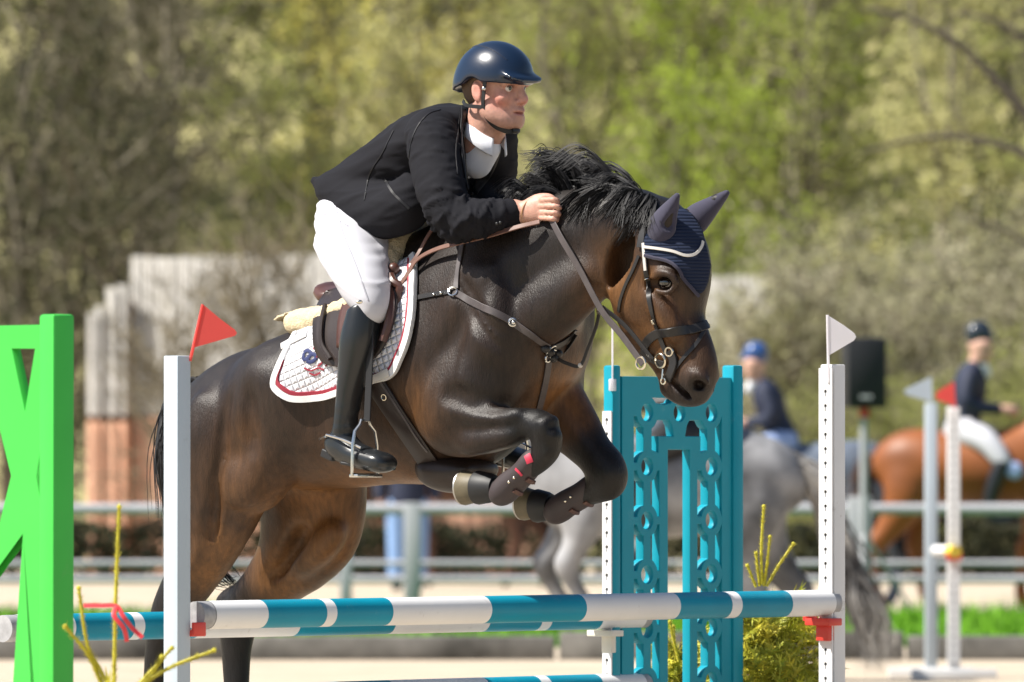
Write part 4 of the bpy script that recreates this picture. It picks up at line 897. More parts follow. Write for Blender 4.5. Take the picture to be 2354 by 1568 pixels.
# ---- breeches
LGN = [[806, 500, 66, .085, .085], [808, 552, 70, .16, .095], [822, 606, 60, .235, .088], [838, 655, 52, .285, .075], [853, 690, 41, .305, .060], [858, 716, 32, .312, .048]]
qf = Field((-.95, -.48, 1.45), (.15, .48, 2.2), .0078)
qf.chain(ST([[855, 458, 68, 0, .15], [818, 492, 68, 0, .15], [805, 525, 58, 0, .135]]), .02)
A = ST(LGN); qf.chain(A, .05, .01, sub=5); qf.chain(mirror(A), .05, .01, sub=5)
V, F = qf.surf(); V = relax(V, F, 2, .5); N = vnormals(V, F)
rg2 = lambda x, y, z: math.exp(-(mnoise.noise(Vector((x, y, z))) / .14) ** 2) - .4
disp = np.array([1.1 * rg2(p[0] * 4, p[1] * 5, p[2] * 13 + p[0] * 5) * math.exp(-((p[2] - 1.98) / .15) ** 2) + .5 * mnoise.noise(Vector((p[0] * 6, p[1] * 9, p[2] * 26 + p[0] * 8))) * (.25 + 1.1 * math.exp(-((p[2] - 2.0) / .14) ** 2)) + .5 * mnoise.noise(Vector((p[0] * 9, p[1] * 9, p[2] * 48 + p[0] * 14))) * math.exp(-((p[2] - 1.98) / .12) ** 2) for p in V])
V = V + N * (disp * .011)[:, None]
br_o = fmesh('breeches', W(V), F, M_bree, rider); TBr = BVHTree.FromPolygons(W(V).tolist(), F.tolist())
for pts in ([[770, 470], [790, 540], [818, 610], [846, 690]], [[742, 490], [770, 500], [800, 520]]):
    pp = [hit(x, y, .0006, TBr) for x, y in spline(pts, 8)]; pp = [q for q in pp if q[0] is not None]; mb = MB(); mb.tube([q[0] for q in pp], 1, flat=(.0020, .0014), nrm=[q[1] for q in pp]); mb.build('seam', M_bseam, br_o)
# ---- boots
for s_ in (1, -1):
    of = Field((-.9, .2, 1.12), (-.05, .46, 1.86), .0055)
    rows = [[838, 704, 33, .318, .052], [834, 735, 38, .325, .056], [824, 785, 41, .335, .058], [814, 840, 35, .34, .052], [804, 900, 29, .345, .046], [796, 955, 26, .35, .041], [790, 1000, 27, .35, .040]]
    of.chain(ST(rows), .01, sub=4)
    of.chain(ST([[770, 1020, 22, .35, .033], [800, 1036, 23, .35, .033], [838, 1053, 18, .352, .037], [872, 1062, 14, .352, .037], [888, 1066, 8, .352, .028]]), .03)
    of.half((-.40, 0, .92), np.array([-.40, 0, .92]) @ HP(845, 698, .32))
    V, F = of.surf(); V = relax(V, F, 1, .5); N = vnormals(V, F)
    disp = np.array([mnoise.noise(Vector((p[0] * 12, p[1] * 12, p[2] * 34))) * math.exp(-((p[2] - 1.36) / .06) ** 2) for p in V]); V = V + N * (disp * .008)[:, None]
    V[:, 1] *= s_; F = F if s_ > 0 else F[:, ::-1]
    b = fmesh('boot', W(V), F, M_boot, rider)
    mb = MB()
    for (x0, y0, x1, y1, th, hw) in ((752, 1040, 778, 1052, 10, .030), (800, 1064, 892, 1078, 4, .038)):
        p0, p1 = HP(x0, y0, .351), HP(x1, y1, .351); c = (p0 + p1) / 2; ax = (p1 - p0) / 2; nz_ = np.cross(ax, [0, 1, 0]); nz_ /= np.linalg.norm(nz_)
        mb.box(c, ax, (0, hw, 0), nz_ * th / 740, 0, .004)
    vv = np.array(mb.v); vv[:, 1] *= s_; mesh_obj('sole', W(vv), mb.f if s_ > 0 else [f[::-1] for f in mb.f], M_blackm, b, False)
    mb = MB(); pr = [HP(750, 1000, .395), HP(790, 1012, .405), HP(830, 1030, .405)]; pr = [q * np.array([1, s_, 1]) for q in pr]
    mb.tube(W(spline(pr, 4)), .004, 6); pr = [HP(748, 1004, .395), HP(735, 1010, .35), HP(748, 1004, .305)]; pr = [q * np.array([1, s_, 1]) for q in pr]; mb.tube(W(spline(pr, 4)), .004, 6)
    mb.build('spur', M_steel, b)
# ---- hair under the helmet, helmet
hf2 = Field(OH - np.array([.14, .12, .12]), OH + np.array([.12, .12, .14]), .006); hf2.ell(h(-.022, 0, .012), (.096, .0805, .092), .01); hf2.half((1, 0, -.25), OH[0] - .25 * OH[2] + .012); hf2.half((0, 0, -1), -(OH[2] - .062)); hf2.ell(h(-.010, .085, -.02), (.028, .03, .042), .006, 'sub'); hf2.ell(h(-.010, -.085, -.02), (.028, .03, .042), .006, 'sub')
V, F = hf2.surf(); fmesh('hair', W(V), F, mat('short_brown_hair', (.10, .06, .035), rough=.8, bump=.8, bscale=300), rider)
ef = Field(OH - np.array([.2, .16, .16]), OH + np.array([.24, .16, .24]), .0052)
ef.ell(h(-.006, 0, .030), (.136, .104, .118), .01)
ef.ell(h(-.06, 0, -.01), (.078, .090, .075), .04)
ef.ell(h(.02, 0, -.090), (.20, .2, .118), .008, 'sub', M=[(math.cos(-.10), 0, math.sin(-.10)), (0, 1, 0), (-math.sin(-.10), 0, math.cos(-.10))])
ef.ell(h(-.015, .10, -.02), (.045, .05, .05), .01, 'sub'); ef.ell(h(-.015, -.10, -.02), (.045, .05, .05), .01, 'sub')
ef.ell(h(-.006, 0, .02), (.110, .086, .100), .004, 'sub'); ef.half((0, 0, -1), -(OH[2] - .075))
ef.chain([[*h(.092, 0, .040), .008, .070], [*h(.122, 0, .028), .005, .056], [*h(.140, 0, .017), .0035, .034]], .012)
V, F = ef.surf(); V = relax(V, F, 1, .5); helmet = fmesh('helmet', W(V), F, M_navyg, rider)
TH = BVHTree.FromPolygons(W(V).tolist(), F.tolist())
mb = MB()
for s_ in (1, -1):
    pr = []
    for t in np.linspace(0, 1, 16):
        d_ = np.array([-.09 + .20 * t, .040 * s_ + .030 * s_ * math.sin(t * 2.2), .125 - .06 * t * t]); o_ = h(0, 0, .02)
        q = TH.ray_cast(Vector(W(h(0, 0, .03) + d_ * 3)), Vector(W(-d_))); pr.append(np.array(q[0]) + np.array(q[1]) * .0005)
    mb.tube(pr, .0028, 6)
mb.build('trim_line', M_navyg, helmet)
mb = MB()
for s_ in (1, -1):
    mb.tube(W(spline([h(.030, .083 * s_, .03), h(.022, .083 * s_, -.02), h(.017, .080 * s_, -.055), h(.024, .074 * s_, -.09), h(.042, .056 * s_, -.120), h(.066, .030 * s_, -.136), h(.078, .012 * s_, -.138)], 5)), 1, flat=(.007, .002), nrm=[RT * s_] * 31)
    mb.tube(W(spline([h(-.075, .07 * s_, -.04), h(-.045, .085 * s_, -.055), h(.018, .078 * s_, -.062)], 5)), 1, flat=(.006, .002), nrm=[RT * s_] * 11)
mb.tube(W(np.array([h(.078, -.014, -.134), h(.083, 0, -.135), h(.078, .014, -.134)])), .009, 8)
mb.build('chin_strap', M_blackm, helmet)
mb = MB(); mb.ball(W(h(.028, .088, -.005)), .008, 10); mb.build('strap_buckle', M_steel, helmet)
# =================================================================== tack
M_lbr = mat('brown_saddle_leather', (.085, .035, .026), rough=.38, spec=.5, bump=.2, bscale=60, var=.35, vscale=14)
M_ldk = mat('dark_brown_leather', (.022, .014, .012), rough=.42, spec=.45, bump=.2, bscale=70)
M_lbk = mat('black_bridle_leather', (.014, .013, .013), rough=.42, spec=.45)
M_rein = mat('rein_leather', (.17, .085, .062), rough=.5, var=.3, vscale=30)
M_grst = mat('worn_grey_leather', (.075, .062, .062), rough=.5, var=.3, vscale=30)
M_fleece = mat('cream_fleece', (.66, .55, .36), rough=.95, spec=.1, bump=1.0, bscale=160, bdist=.006, var=.2, vscale=40)
M_navyk = mat('navy_knit', (.014, .021, .046), rough=.85, spec=.2)
M_navye = mat('navy_jersey', (.040, .038, .062), rough=.85, spec=.2, sheen=.2)
M_red = mat('red_braid', (.26, .012, .03), rough=.7)
M_cord = mat('pale_cord', (.55, .52, .48), rough=.6)
M_brass = mat('bit_metal', (.75, .70, .58), rough=.2, metal=1.0)
M_navy = mat('navy_print', (.02, .03, .11), rough=.7)
def wave_bump(m, scale, dirv, strength=.6, dist=.004, second=None):
    nt = m.node_tree; b = nt.nodes['Principled BSDF']; tc = nt.nodes.new('ShaderNodeTexCoord'); h_ = None
    for dv in [dirv] + ([second] if second else []):
        dt = nt.nodes.new('ShaderNodeVectorMath'); dt.operation = 'DOT_PRODUCT'; dt.inputs[1].default_value = dv; nt.links.new(tc.outputs['Object'], dt.inputs[0])
        mu = nt.nodes.new('ShaderNodeMath'); mu.operation = 'MULTIPLY'; mu.inputs[1].default_value = scale; nt.links.new(dt.outputs['Value'], mu.inputs[0])
        sn = nt.nodes.new('ShaderNodeMath'); sn.operation = 'SINE'; nt.links.new(mu.outputs[0], sn.inputs[0]); ab = nt.nodes.new('ShaderNodeMath'); ab.operation = 'ABSOLUTE'; nt.links.new(sn.outputs[0], ab.inputs[0])
        pw = nt.nodes.new('ShaderNodeMath'); pw.operation = 'POWER'; pw.inputs[1].default_value = .5; nt.links.new(ab.outputs[0], pw.inputs[0])
        if h_ is None: h_ = pw.outputs[0]
        else:
            mn = nt.nodes.new('ShaderNodeMath'); mn.operation = 'MINIMUM'; nt.links.new(h_, mn.inputs[0]); nt.links.new(pw.outputs[0], mn.inputs[1]); h_ = mn.outputs[0]
    bp = nt.nodes.new('ShaderNodeBump'); bp.inputs['Strength'].default_value = strength; bp.inputs['Distance'].default_value = dist
    nt.links.new(h_, bp.inputs['Height']); nt.links.new(bp.outputs[0], b.inputs['Normal'])
M_pad = mat('white_quilted_cotton', (.76, .76, .80), rough=.85, spec=.2); wave_bump(M_pad, math.pi / .022, tuple(HD * .94 + UP * .34), .9, .010, tuple(UP * .94 - HD * .34))
wave_bump(M_navyk, math.pi / .0105, tuple(UP), .8, .004)
def surfpts(pts, off=.0, n=8, tree=None, v=None):
    A = spline(pts, n); out = []; nn = []; ly = None; ln = None
    for q in A:
        p, nr = hit(q[0], q[1], off, tree)
        if p is not None and (ly is None or abs(p[1] - ly) < .35): out.append(p); nn.append(nr); ly = p[1]; ln = nr
        elif ly is not None: out.append(P(q[0], q[1], ly)); nn.append(ln)
    return out, nn
def strap(name, pts, hw, mt, parent, off=.004, th=.0025, n=8, tree=None):
    p, nn = surfpts(pts, off, n, tree)
    if len(p) > 4:
        p = np.array(p); nn = np.array(nn)
        for _ in range(2): p[1:-1] = (p[:-2] + p[1:-1] * 2 + p[2:]) / 4; nn[1:-1] = (nn[:-2] + nn[1:-1] * 2 + nn[2:]) / 4
    mb = MB(); mb.tube(p, 1.0, flat=(hw, th), nrm=nn); return mb.build(name, mt, parent)
def free(name, rows, hw, mt, parent, th=.0022, nrm=None, n=6):      # rows px py v
    A = spline(rows, n); p = [W(HP(q[0], q[1], q[2])) for q in A]; mb = MB(); mb.tube(p, 1.0, flat=(hw, th), nrm=[nrm if nrm is not None else RT] * len(p)); return mb.build(name, mt, parent)
def ringat(name, px, py, r, mt, parent, off=.006, tr=.0028, tree=None, n1=None, n2=None):
    p, nr = hit(px, py, off, tree)
    if p is None: p = W(HP(px, py, .12)); nr = RT
    a = np.cross(nr, UP); a /= np.linalg.norm(a) + 1e-9; b = np.cross(a, nr); mb = MB(); mb.ring(p, a if n1 is None else n1, b if n2 is None else n2, r, tr); return mb.build(name, mt, parent)
def mir(verts): L_ = TL(np.asarray(verts)); L_[:, 1] *= -1; return W(L_)
# ---- saddle pad
pc = W(HP(820, 800, 0))
pad = empty('saddle_pad', pc, 'white quilted saddle pad with dark red edging on the bay horse', 'saddle pad')
padA = [[692, 768], [760, 728], [850, 656], [900, 622], [956, 588]]; padB = [[640, 884], [668, 908], [768, 900], [850, 872], [898, 856], [936, 790], [952, 690]]
(vs_, fs), top_, nn_ = grid_patch(padA, padB, 60, 26, .004, .014, BV)
mesh_obj('quilted_panel', vs_, fs, M_pad, pad); mesh_obj('quilted_panel', mir(vs_), [f[::-1] for f in fs], M_pad, pad)
TP = BVHTree.FromPolygons(vs_.tolist(), [list(f) for f in fs])
edge = [[690, 772], [652, 840], [637, 876], [642, 896], [672, 914], [720, 914], [770, 906], [850, 877], [902, 862], [926, 822], [942, 780], [953, 720], [958, 650], [957, 590]]
def edgepts(pts, off):
    p, n = surfpts(pts, off, 8, TP); return p, n
E, En = surfpts(edge, .016, 8, BV); mb = MB(); mb.tube(np.array(E), 1, flat=(.011, .009), nrm=En); mb.build('binding', M_white, pad)
inner = [[(x + (790 - x) * .045), (y + (760 - y) * .075)] for x, y in edge[1:]]
E, En = surfpts(inner, .020, 8, BV); mb = MB(); mb.tube(np.array(E), 1, flat=(.0065, .004), nrm=En); mb.build('braid', M_red, pad)
mb = MB()
for pts in ([[700, 812], [708, 806], [716, 812], [708, 824], [699, 826]], [[706, 830], [714, 818], [722, 814], [728, 822], [718, 832]]):
    p, n = surfpts(pts + [pts[0]], .003, 4, TP); mb.tube(p, 1, flat=(.006, .001), nrm=n)
mb.build('emblem', M_navy, pad)
mb = MB()
for pts in ([[722, 800], [732, 812], [726, 828]], [[740, 806], [734, 820], [742, 832], [732, 842]], [[700, 846], [716, 852], [732, 846], [746, 850]], [[712, 858], [726, 862], [738, 856]], [[748, 820], [756, 830], [750, 842]]):
    p, n = surfpts(pts, .003, 5, TP); mb.tube(p, 1, flat=(.0025, .001), nrm=n)
mb.build('emblem', M_red, pad)
strap('keeper_strap', [[655, 806], [685, 790], [716, 774]], .013, M_white, pad, off=.022)
# ---- fleece half pad
hp_ = empty('fleece_half_pad', pc, 'cream fleece pad peeping out under the cantle and pommel of the saddle', 'half pad')
ff = Field((-1.1, -.34, 1.5), (.1, .34, 2.15), .009)
A = ST([[684, 742, 22, .13, .04], [700, 744, 29, .16, .05], [735, 736, 28, .19, .045], [790, 716, 24, .21, .04], [850, 680, 22, .21, .04], [890, 620, 22, .16, .04], [906, 580, 22, .11, .04], [918, 548, 24, .055, .045], [938, 534, 22, 0, .05]])
ff.chain(A, .02); ff.chain(mirror(A), .02); ff.chain(ST([[690, 735, 18, .0, .13], [720, 722, 18, 0, .13]]), .03)
V, F = ff.surf(); nzv = np.array([mnoise.noise(Vector(p * 45)) for p in V]); V = V + vnormals(V, F) * (nzv * .005)[:, None]
fmesh('fleece', W(V), F, M_fleece, hp_)
# ---- saddle
sad = empty('saddle', pc, 'brown leather jumping saddle with raised cantle under the rider', 'saddle')
gf = Field((-1.0, -.36, 1.45), (.15, .36, 2.2), .0085)
gf.chain(ST([[768, 664, 16, 0, .055], [778, 668, 22, 0, .10], [808, 684, 21, 0, .14], [850, 664, 20, 0, .11], [895, 616, 22, 0, .085], [925, 566, 20, 0, .06]]), .02)
V, F = gf.surf(); V = relax(V, F, 1, .5); fmesh('seat', W(V), F, M_lbr, sad)
(vs_, fs), _, _ = grid_patch([[764, 690], [744, 722], [736, 770], [742, 812], [768, 838], [800, 846]], [[918, 640], [926, 680], [922, 730], [908, 775], [882, 818], [842, 848]], 30, 18, .026, .010, BV)
flap = mesh_obj('flap', vs_, fs, M_ldk, sad); mesh_obj('flap', mir(vs_), [f[::-1] for f in fs], M_ldk, sad)
TFp = BVHTree.FromPolygons(vs_.tolist(), [list(f) for f in fs])
for k, (pts, r) in enumerate((([[902, 638], [917, 680], [915, 730], [899, 780], [876, 814]], .013), ([[888, 640], [902, 685], [899, 735], [884, 786]], .013), ([[752, 706], [744, 745], [744, 790], [764, 826]], .008))):
    p, n = surfpts(pts, .010, 6, TFp); mb = MB(); mb.tube(p, r, 8); mb.build('knee_roll' if k < 2 else 'flap_edge', M_lbr if k < 2 else M_ldk, sad)
(vs_, fs), _, _ = grid_patch([[790, 700], [778, 740], [776, 800]], [[815, 690], [812, 740], [806, 800]], 10, 6, .0, .006, TFp); mesh_obj('leather_patch', vs_, fs, M_lbr, sad)
strap('trim_strap', [[803, 672], [752, 700], [724, 712], [708, 738]], .006, M_lbk, sad, off=.065)
mb = MB(); p, n = hit(900, 612, .05); p = W(HP(893, 628, .20)); mb.ball(p, (.026, .02, .02), 8); mb.ball(W(HP(905, 618, .19)), (.02, .02, .02), 8); mb.build('pommel_keeper', M_lbr, sad)
mb = MB(); mb.ball(W(HP(826, 694, .385)), (.011, .006, .007), 8); mb.build('boot_badge', M_brass, sad)
for s_ in (1, -1):
    f3 = np.array([1, s_, 1])
    A = np.array([HP(852, 720, .325) * f3, HP(850, 830, .345) * f3, HP(844, 968, .362) * f3]); mb = MB(); mb.tube(W(spline(A, 5)), 1, flat=(.013, .003), nrm=[RT] * 11); mb.build('stirrup_leather', M_lbk, sad)
    c = HP(841, 1030, .355) * f3; mb = MB(); pts = []
    for (l, u) in ((0, .088), (.018, .086), (.024, .072), (.046, .052), (.056, .010), (.058, -.05), (.060, -.082), (0, -.084)): pts.append(c + np.array([-.004, l, u]))
    left = [q * np.array([1, 1, 1]) for q in pts]; right = [np.array([q[0], 2 * c[1] - q[1], q[2]]) for q in pts][::-1]
    mb.tube(W(np.array(left + right[1:])), .0055, 8); mb.box(W(c + np.array([0, 0, -.086])), HD * .018, RT * .058, UP * .005, 0, .002)
    mb.build('stirrup_iron', M_steel, sad)
# ---- girth with stud guard
gir = empty('girth', W(HP(960, 1000, 0)), 'dark brown girth with broad stud guard under the horse\'s belly', 'girth')
strap('girth_band', [[852, 860], [885, 912], [925, 972], [965, 1030], [995, 1075]], .035, M_ldk, gir, off=.006, th=.006)
strap('girth_edge', [[872, 866], [905, 915], [945, 975], [985, 1032]], .004, M_grst, gir, off=.013)
gg = Field((-.5, -.32, 1.0), (.25, .34, 1.5), .008)
gg.chain(ST([[1000, 1055, 36, .05, .09], [1025, 1080, 46, .04, .12], [1065, 1086, 40, .04, .11], [1104, 1078, 18, .04, .08]]), .02)
V, F = gg.surf(); V = relax(V, F, 2, .5); fmesh('stud_guard', W(V), F, M_ldk, gir)
strap('billet', [[838, 882], [865, 874], [904, 856]], .013, M_cord, gir, off=.03)
ringat('girth_ring', 888, 912, .009, M_brass, gir, .014, .002)
# ---- breastplate
bpl = empty('breastplate', W(HP(1150, 720, 0)), 'dark leather breastplate crossing the bay horse\'s shoulder and chest', 'breastplate')
strap('shoulder_strap', [[940, 690], [985, 680], [1038, 672]], .008, M_lbk, bpl)
strap('shoulder_strap', [[1045, 673], [1090, 696], [1140, 720], [1178, 741], [1220, 768], [1258, 795]], .011, M_grst, bpl)
strap('wither_strap', [[1066, 548], [1058, 595], [1048, 664]], .0085, M_grst, bpl)
strap('wither_strap', [[1066, 536], [1067, 548]], .007, M_lbr, bpl)
ringat('ring', 1042, 672, .014, M_steel, bpl); ringat('ring', 1178, 741, .012, M_steel, bpl); 
mb = MB()
for (x, y, r) in ((1180, 742, .008), (1020, 676, .006), (1003, 679, .005)):
    p, n = hit(x, y, .010); mb = MB(); mb.ball(p, r, 8); mb.build('stud', M_steel, bpl)
strap('fork_strap', [[1262, 800], [1290, 790], [1312, 772], [1322, 758]], .009, M_lbk, bpl)
strap('belly_strap', [[1262, 815], [1256, 860], [1247, 905], [1238, 940]], .012, M_grst, bpl)
for (x, y, r) in ((1262, 800, .018), (1268, 815, .016), (1255, 822, .012)): ringat('ring', x, y, r, M_steel, bpl, .01, .003)
mb = MB()
for (x, y) in ((1258, 806), (1266, 822), (1276, 812), (1252, 794)):
    p, n = hit(x, y, .012)
    if p is not None: mb.ball(p, (.016, .012, .014), 8)
mb.build('leather_knot', M_lbk, bpl)
free('martingale_fork', [[1276, 822, .03], [1305, 836, .03], [1334, 840, .03], [1352, 800, .03], [1370, 752, .035], [1378, 716, .04]], .0055, M_lbk, bpl)
free('martingale_fork', [[1280, 826, .0], [1305, 800, -.03], [1325, 770, -.05]], .0055, M_lbk, bpl)
mb = MB(); mb.ball(W(HP(1334, 840, .03)), .008, 8); mb.build('stopper', M_cord, bpl)
mb = MB(); mb.ring(W(HP(1380, 713, .045)), HD, UP, .013, .0028); mb.build('rein_ring', M_steel, bpl)
# ---- ear bonnet
bon = empty('ear_bonnet', W(HP(1550, 560, 0)), 'navy knitted ear bonnet with pale cord over the horse\'s ears and brow', 'ear bonnet')
(vs_, fs), _, _ = grid_patch([[1478, 566], [1484, 532], [1508, 500], [1540, 486], [1568, 486], [1592, 503], [1610, 535]], [[1486, 586], [1510, 593], [1546, 608], [1574, 643], [1602, 676], [1620, 655], [1628, 612]], 40, 16, .004, .006, BVS)
mesh_obj('brow_panel', vs_, fs, M_navyk, bon)
TB = BVHTree.FromPolygons(vs_.tolist(), [list(f) for f in fs])
for rows, sg in (([[1512, 548, 27, .074, .036], [1520, 526, 31, .084, .033], [1533, 496, 23, .088, .024], [1549, 465, 11, .089, .012], [1559, 445, 3, .089, .004]], 1), ([[1586, 522, 27, -.07, .036], [1602, 502, 30, -.076, .034], [1628, 480, 22, -.083, .026], [1654, 458, 12, -.087, .014], [1674, 441, 4, -.09, .006]], -1)):
    e_ = Field((-.1, -.2, 1.8), (1.2, .2, 2.2), .0065); st = ST(rows); e_.chain(st, .01)
    c0 = st[1, :3] + np.array([.035, .012 * sg, .01]); c1 = st[3, :3] + np.array([.012, .004 * sg, -.01]); (e_.seg(c0 + np.array([.012, .006, 0]), c1 + np.array([.008, .003, 0]), .020, .005, .018, .005, .010, 'sub') if sg > 0 else None)
    V, F = e_.surf(); V = relax(V, F, 1, .4); fmesh('ear_cover', W(V), F, M_navye, bon)
strap('cord', [[1480, 568], [1510, 572], [1545, 578], [1575, 588], [1598, 584], [1611, 568], [1614, 556]], .0045, M_cord, bon, off=.004, tree=TB)
E, En = surfpts([[1486, 588], [1510, 596], [1546, 611], [1574, 646], [1602, 679]], .012, 6, BV); mb = MB()
mb.tube(E, .006, 6); mb.build('hem', M_navye, bon)
# ---- bridle and bit
bri = empty('bridle', W(HP(1520, 700, 0)), 'black leather bridle with silver bit rings on the horse\'s brown head', 'bridle')
strap('crown_strap', [[1496, 498], [1482, 530], [1474, 570]], .012, M_lbk, bri, .008)
strap('cheek_strap', [[1480, 560], [1485, 610], [1488, 650], [1496, 700], [1510, 750], [1524, 790], [1536, 820]], .008, M_lbk, bri)
strap('cheek_strap_trim', [[1482, 560], [1484, 590], [1487, 622]], .005, M_cord, bri, .009)
strap('throat_strap', [[1470, 588], [1456, 622], [1440, 655], [1428, 690], [1424, 716]], .0055, M_lbk, bri)
strap('nose_strap', [[1484, 812], [1486, 790], [1510, 768], [1548, 762], [1590, 758], [1618, 750], [1628, 742]], .014, M_lbk, bri, .005, .004)
strap('flash_strap', [[1618, 760], [1600, 792], [1572, 824], [1556, 846]], .006, M_lbk, bri)
strap('chin_strap', [[1478, 804], [1490, 816], [1508, 828], [1530, 838]], .010, M_lbk, bri, .008, .004)
strap('cheek_piece', [[1542, 806], [1552, 830], [1546, 858], [1538, 868]], .014, M_lbk, bri, .008, .006)
for (x, y, r) in ((1473, 835, .018), (1524, 828, .021), (1543, 808, .013)):
    ringat('bit_ring', x, y, r, M_brass, bri, .012, .0036)
mb = MB(); p, n = hit(1530, 848, .01); mb.tube([p, p + UP * -.03 + RT * .004], .004, 6); mb.ring(p + UP * -.036, HD, UP, .009, .0025); mb.build('bit_shank', M_brass, bri)
for (x, y) in ((1487, 638), (1505, 738)):
    ringat('buckle', x, y, .008, M_brass, bri, .008, .002)
# ---- reins
rei = empty('reins', W(HP(1280, 600, .1)), 'brown leather reins running from the bit through the rider\'s hand', 'reins')
free('rein_length', [[1478, 838, .12], [1430, 772, .125], [1382, 712, .135], [1330, 615, .145], [1290, 548, .15], [1268, 506, .135]], .0105, M_grst, rei)
free('rein_length', [[1500, 826, .10], [1440, 752, .11], [1384, 706, .12]], .007, M_lbk, rei)
free('rein_length', [[1240, 510, .15], [1190, 522, .185], [1130, 540, .205], [1060, 557, .21], [1000, 574, .20], [958, 598, .19], [936, 632, .20], [920, 655, .21]], .009, M_rein, rei, nrm=UP * .6 + RT * .8)
free('rein_length', [[1010, 505, .12], [985, 540, .15], [962, 582, .18], [945, 606, .19]], .006, M_rein, rei)
free('rein_length', [[1240, 512, -.10], [1160, 520, -.09], [1080, 505, -.05], [1010, 505, .12]], .008, M_rein, rei)
# ---- leg boots
M_tb = mat('brown_neoprene_boot', (.034, .024, .026), rough=.6, bump=.2, bscale=120)
M_logo = mat('red_rubber_mark', (.55, .03, .07), rough=.5)
for rows, lab, v, marks in (([[1228, 1056, 27, .179, .042], [1205, 1086, 27, .176, .040], [1176, 1112, 30, .173, .042], [1158, 1130, 29, .172, .042], [1150, 1140, 22, .172, .036]], 'brown tendon boot with red marks on the nearer folded foreleg', .18, True),
                      ([[1368, 1116, 29, -.16, .042], [1338, 1138, 28, -.16, .040], [1306, 1156, 29, -.16, .041], [1284, 1172, 29, -.16, .042], [1275, 1182, 22, -.16, .036]], 'plain brown tendon boot on the farther foreleg, just before the teal tower', -.16, False)):
    t_ = Field((-.1, -.26, .95), (.75, .27, 1.4), .006); t_.chain(ST(rows), .01)
    V, F = t_.surf(); V = relax(V, F, 1, .4)
    e = empty('tendon_boot', W(V.mean(0)), lab, 'leg boot', 'leg boots of the bay horse'); fmesh('shell', W(V), F, M_tb, e); TT = BVHTree.FromPolygons(W(V).tolist(), F.tolist())
    cx, cy = rows[2][0], rows[2][1]
    for k in (0, 1):
        q = rows[1 + k]; strap('fastening', [[q[0] + 6, q[1] + 14], [q[0] + 16, q[1] + 20], [q[0] + 26, q[1] + 24]], .008, M_lbr, e, .004, .003, 4, TT)
    if marks:
        strap('mark', [[1212, 1046], [1216, 1056], [1219, 1064]], .011, M_logo, e, .002, .0015, 4, TT); strap('mark', [[1186, 1078], [1194, 1086], [1200, 1093]], .004, M_logo, e, .002, .0015, 4, TT)
    mb = MB()
    for (dx, dy) in ((-6, -4), (6, -14)):
        p, n = hit(cx + dx, cy + dy, .001, TT)
        if p is not None: mb = MB(); mb.ball(p, .005, 8); mb.build('stud', M_brass, e)
M_rub = mat('black_rubber', (.008, .008, .009), rough=.55)
for (a, b, v, lab) in (((1140, 1122), (1098, 1121), .17, 'black bell boot on the nearer forefoot'), ((1268, 1164), (1233, 1163), -.16, 'black bell boot on the farther forefoot')):
    p0, p1 = W(HP(*a, v)), W(HP(*b, v)); T_ = (p1 - p0); L_ = RT; N_ = np.cross(T_ / np.linalg.norm(T_), L_); mb = MB(); n = 22
    prof = [(0, .030), (0, .038), (.3, .046), (.9, .053), (1, .052), (1, .046), (.5, .040)]
    vs_ = [p0 + T_ * t + r * (math.cos(2 * math.pi * k / n) * N_ + .92 * math.sin(2 * math.pi * k / n) * L_) for t, r in prof for k in range(n)]
    fs = [(i * n + k, i * n + (k + 1) % n, (i + 1) * n + (k + 1) % n, (i + 1) * n + k) for i in range(len(prof) - 1) for k in range(n)]
    o = mesh_obj('bell_boot', vs_, fs, M_rub); shade_auto(o, 50); tag(o, lab, 'bell boot', 'bell boots of the bay horse')
# =================================================================== background: wall, wood, horses, people
# ---- pale slatted wall with terracotta base
M_plank = mat('bleached_board', (.62, .60, .56), rough=.9, var=.3, vscale=3); M_terra = mat('terracotta_board', (.80, .47, .32), rough=.9, var=.3, vscale=2); M_gap = mat('brown_batten', (.16, .085, .045), rough=.9)
WD = 97.0; wy = Dp(WD)
wl = empty('board_wall', (0, wy, 0), 'pale upright board wall with terracotta base behind the rail fence', 'wall')
rw = random.Random(8); zt0 = P(400, 592, wy)[2]; zb = P(400, 955, wy)[2]
wa = R(30); wdir = np.array([math.cos(wa), -math.sin(wa), 0]); wn_ = np.array([-math.sin(wa), -math.cos(wa), 0]); w0 = G(302, wy, 0); w_ = .165
for k in range(35):
    c = w0 + wdir * (w_ * (k + .5)) + wn_ * rw.uniform(-.015, .015); zt = zt0 + rw.uniform(-.015, .015); mb = MB()
    mb.box(c + UP * (zt + zb) / 2, wdir * (w_ / 2 - .010), wn_ * .025, UP * (zt - zb) / 2); mb.box(c + wn_ * .034 + UP * (zt + zb) / 2, wdir * w_ * .16, wn_ * .010, UP * ((zt - zb) / 2 - .02)); mb.build('board', M_plank, wl, False)
    mb = MB(); mb.box(c + wn_ * .01 + UP * (zb / 2 - .01), wdir * (w_ / 2 - .008), wn_ * .04, UP * (zb / 2 - .012)); mb.build('base_board', M_terra, wl, False)
mb = MB(); mb.box(w0 + wdir * w_ * 17.5 - wn_ * .12 + UP * zt0 / 2, wdir * w_ * 17.3, wn_ * .03, UP * (zt0 / 2 - .1)); mb.build('back_frame', M_gap, wl, False)
wl2 = empty('board_wall', G(1620, Dp(102.5), 0), 'pale board wall half hidden by bushes, right of the horse\'s forehead', 'wall'); w2 = G(1600, Dp(102.5), 0)
for k in range(9):
    c = w2 + wdir * (w_ * (k + .5)); mb = MB(); mb.box(c + UP * 1.75, wdir * (w_ / 2 - .010), wn_ * .025, UP * 1.75); mb.build('board', M_plank, wl2, False)
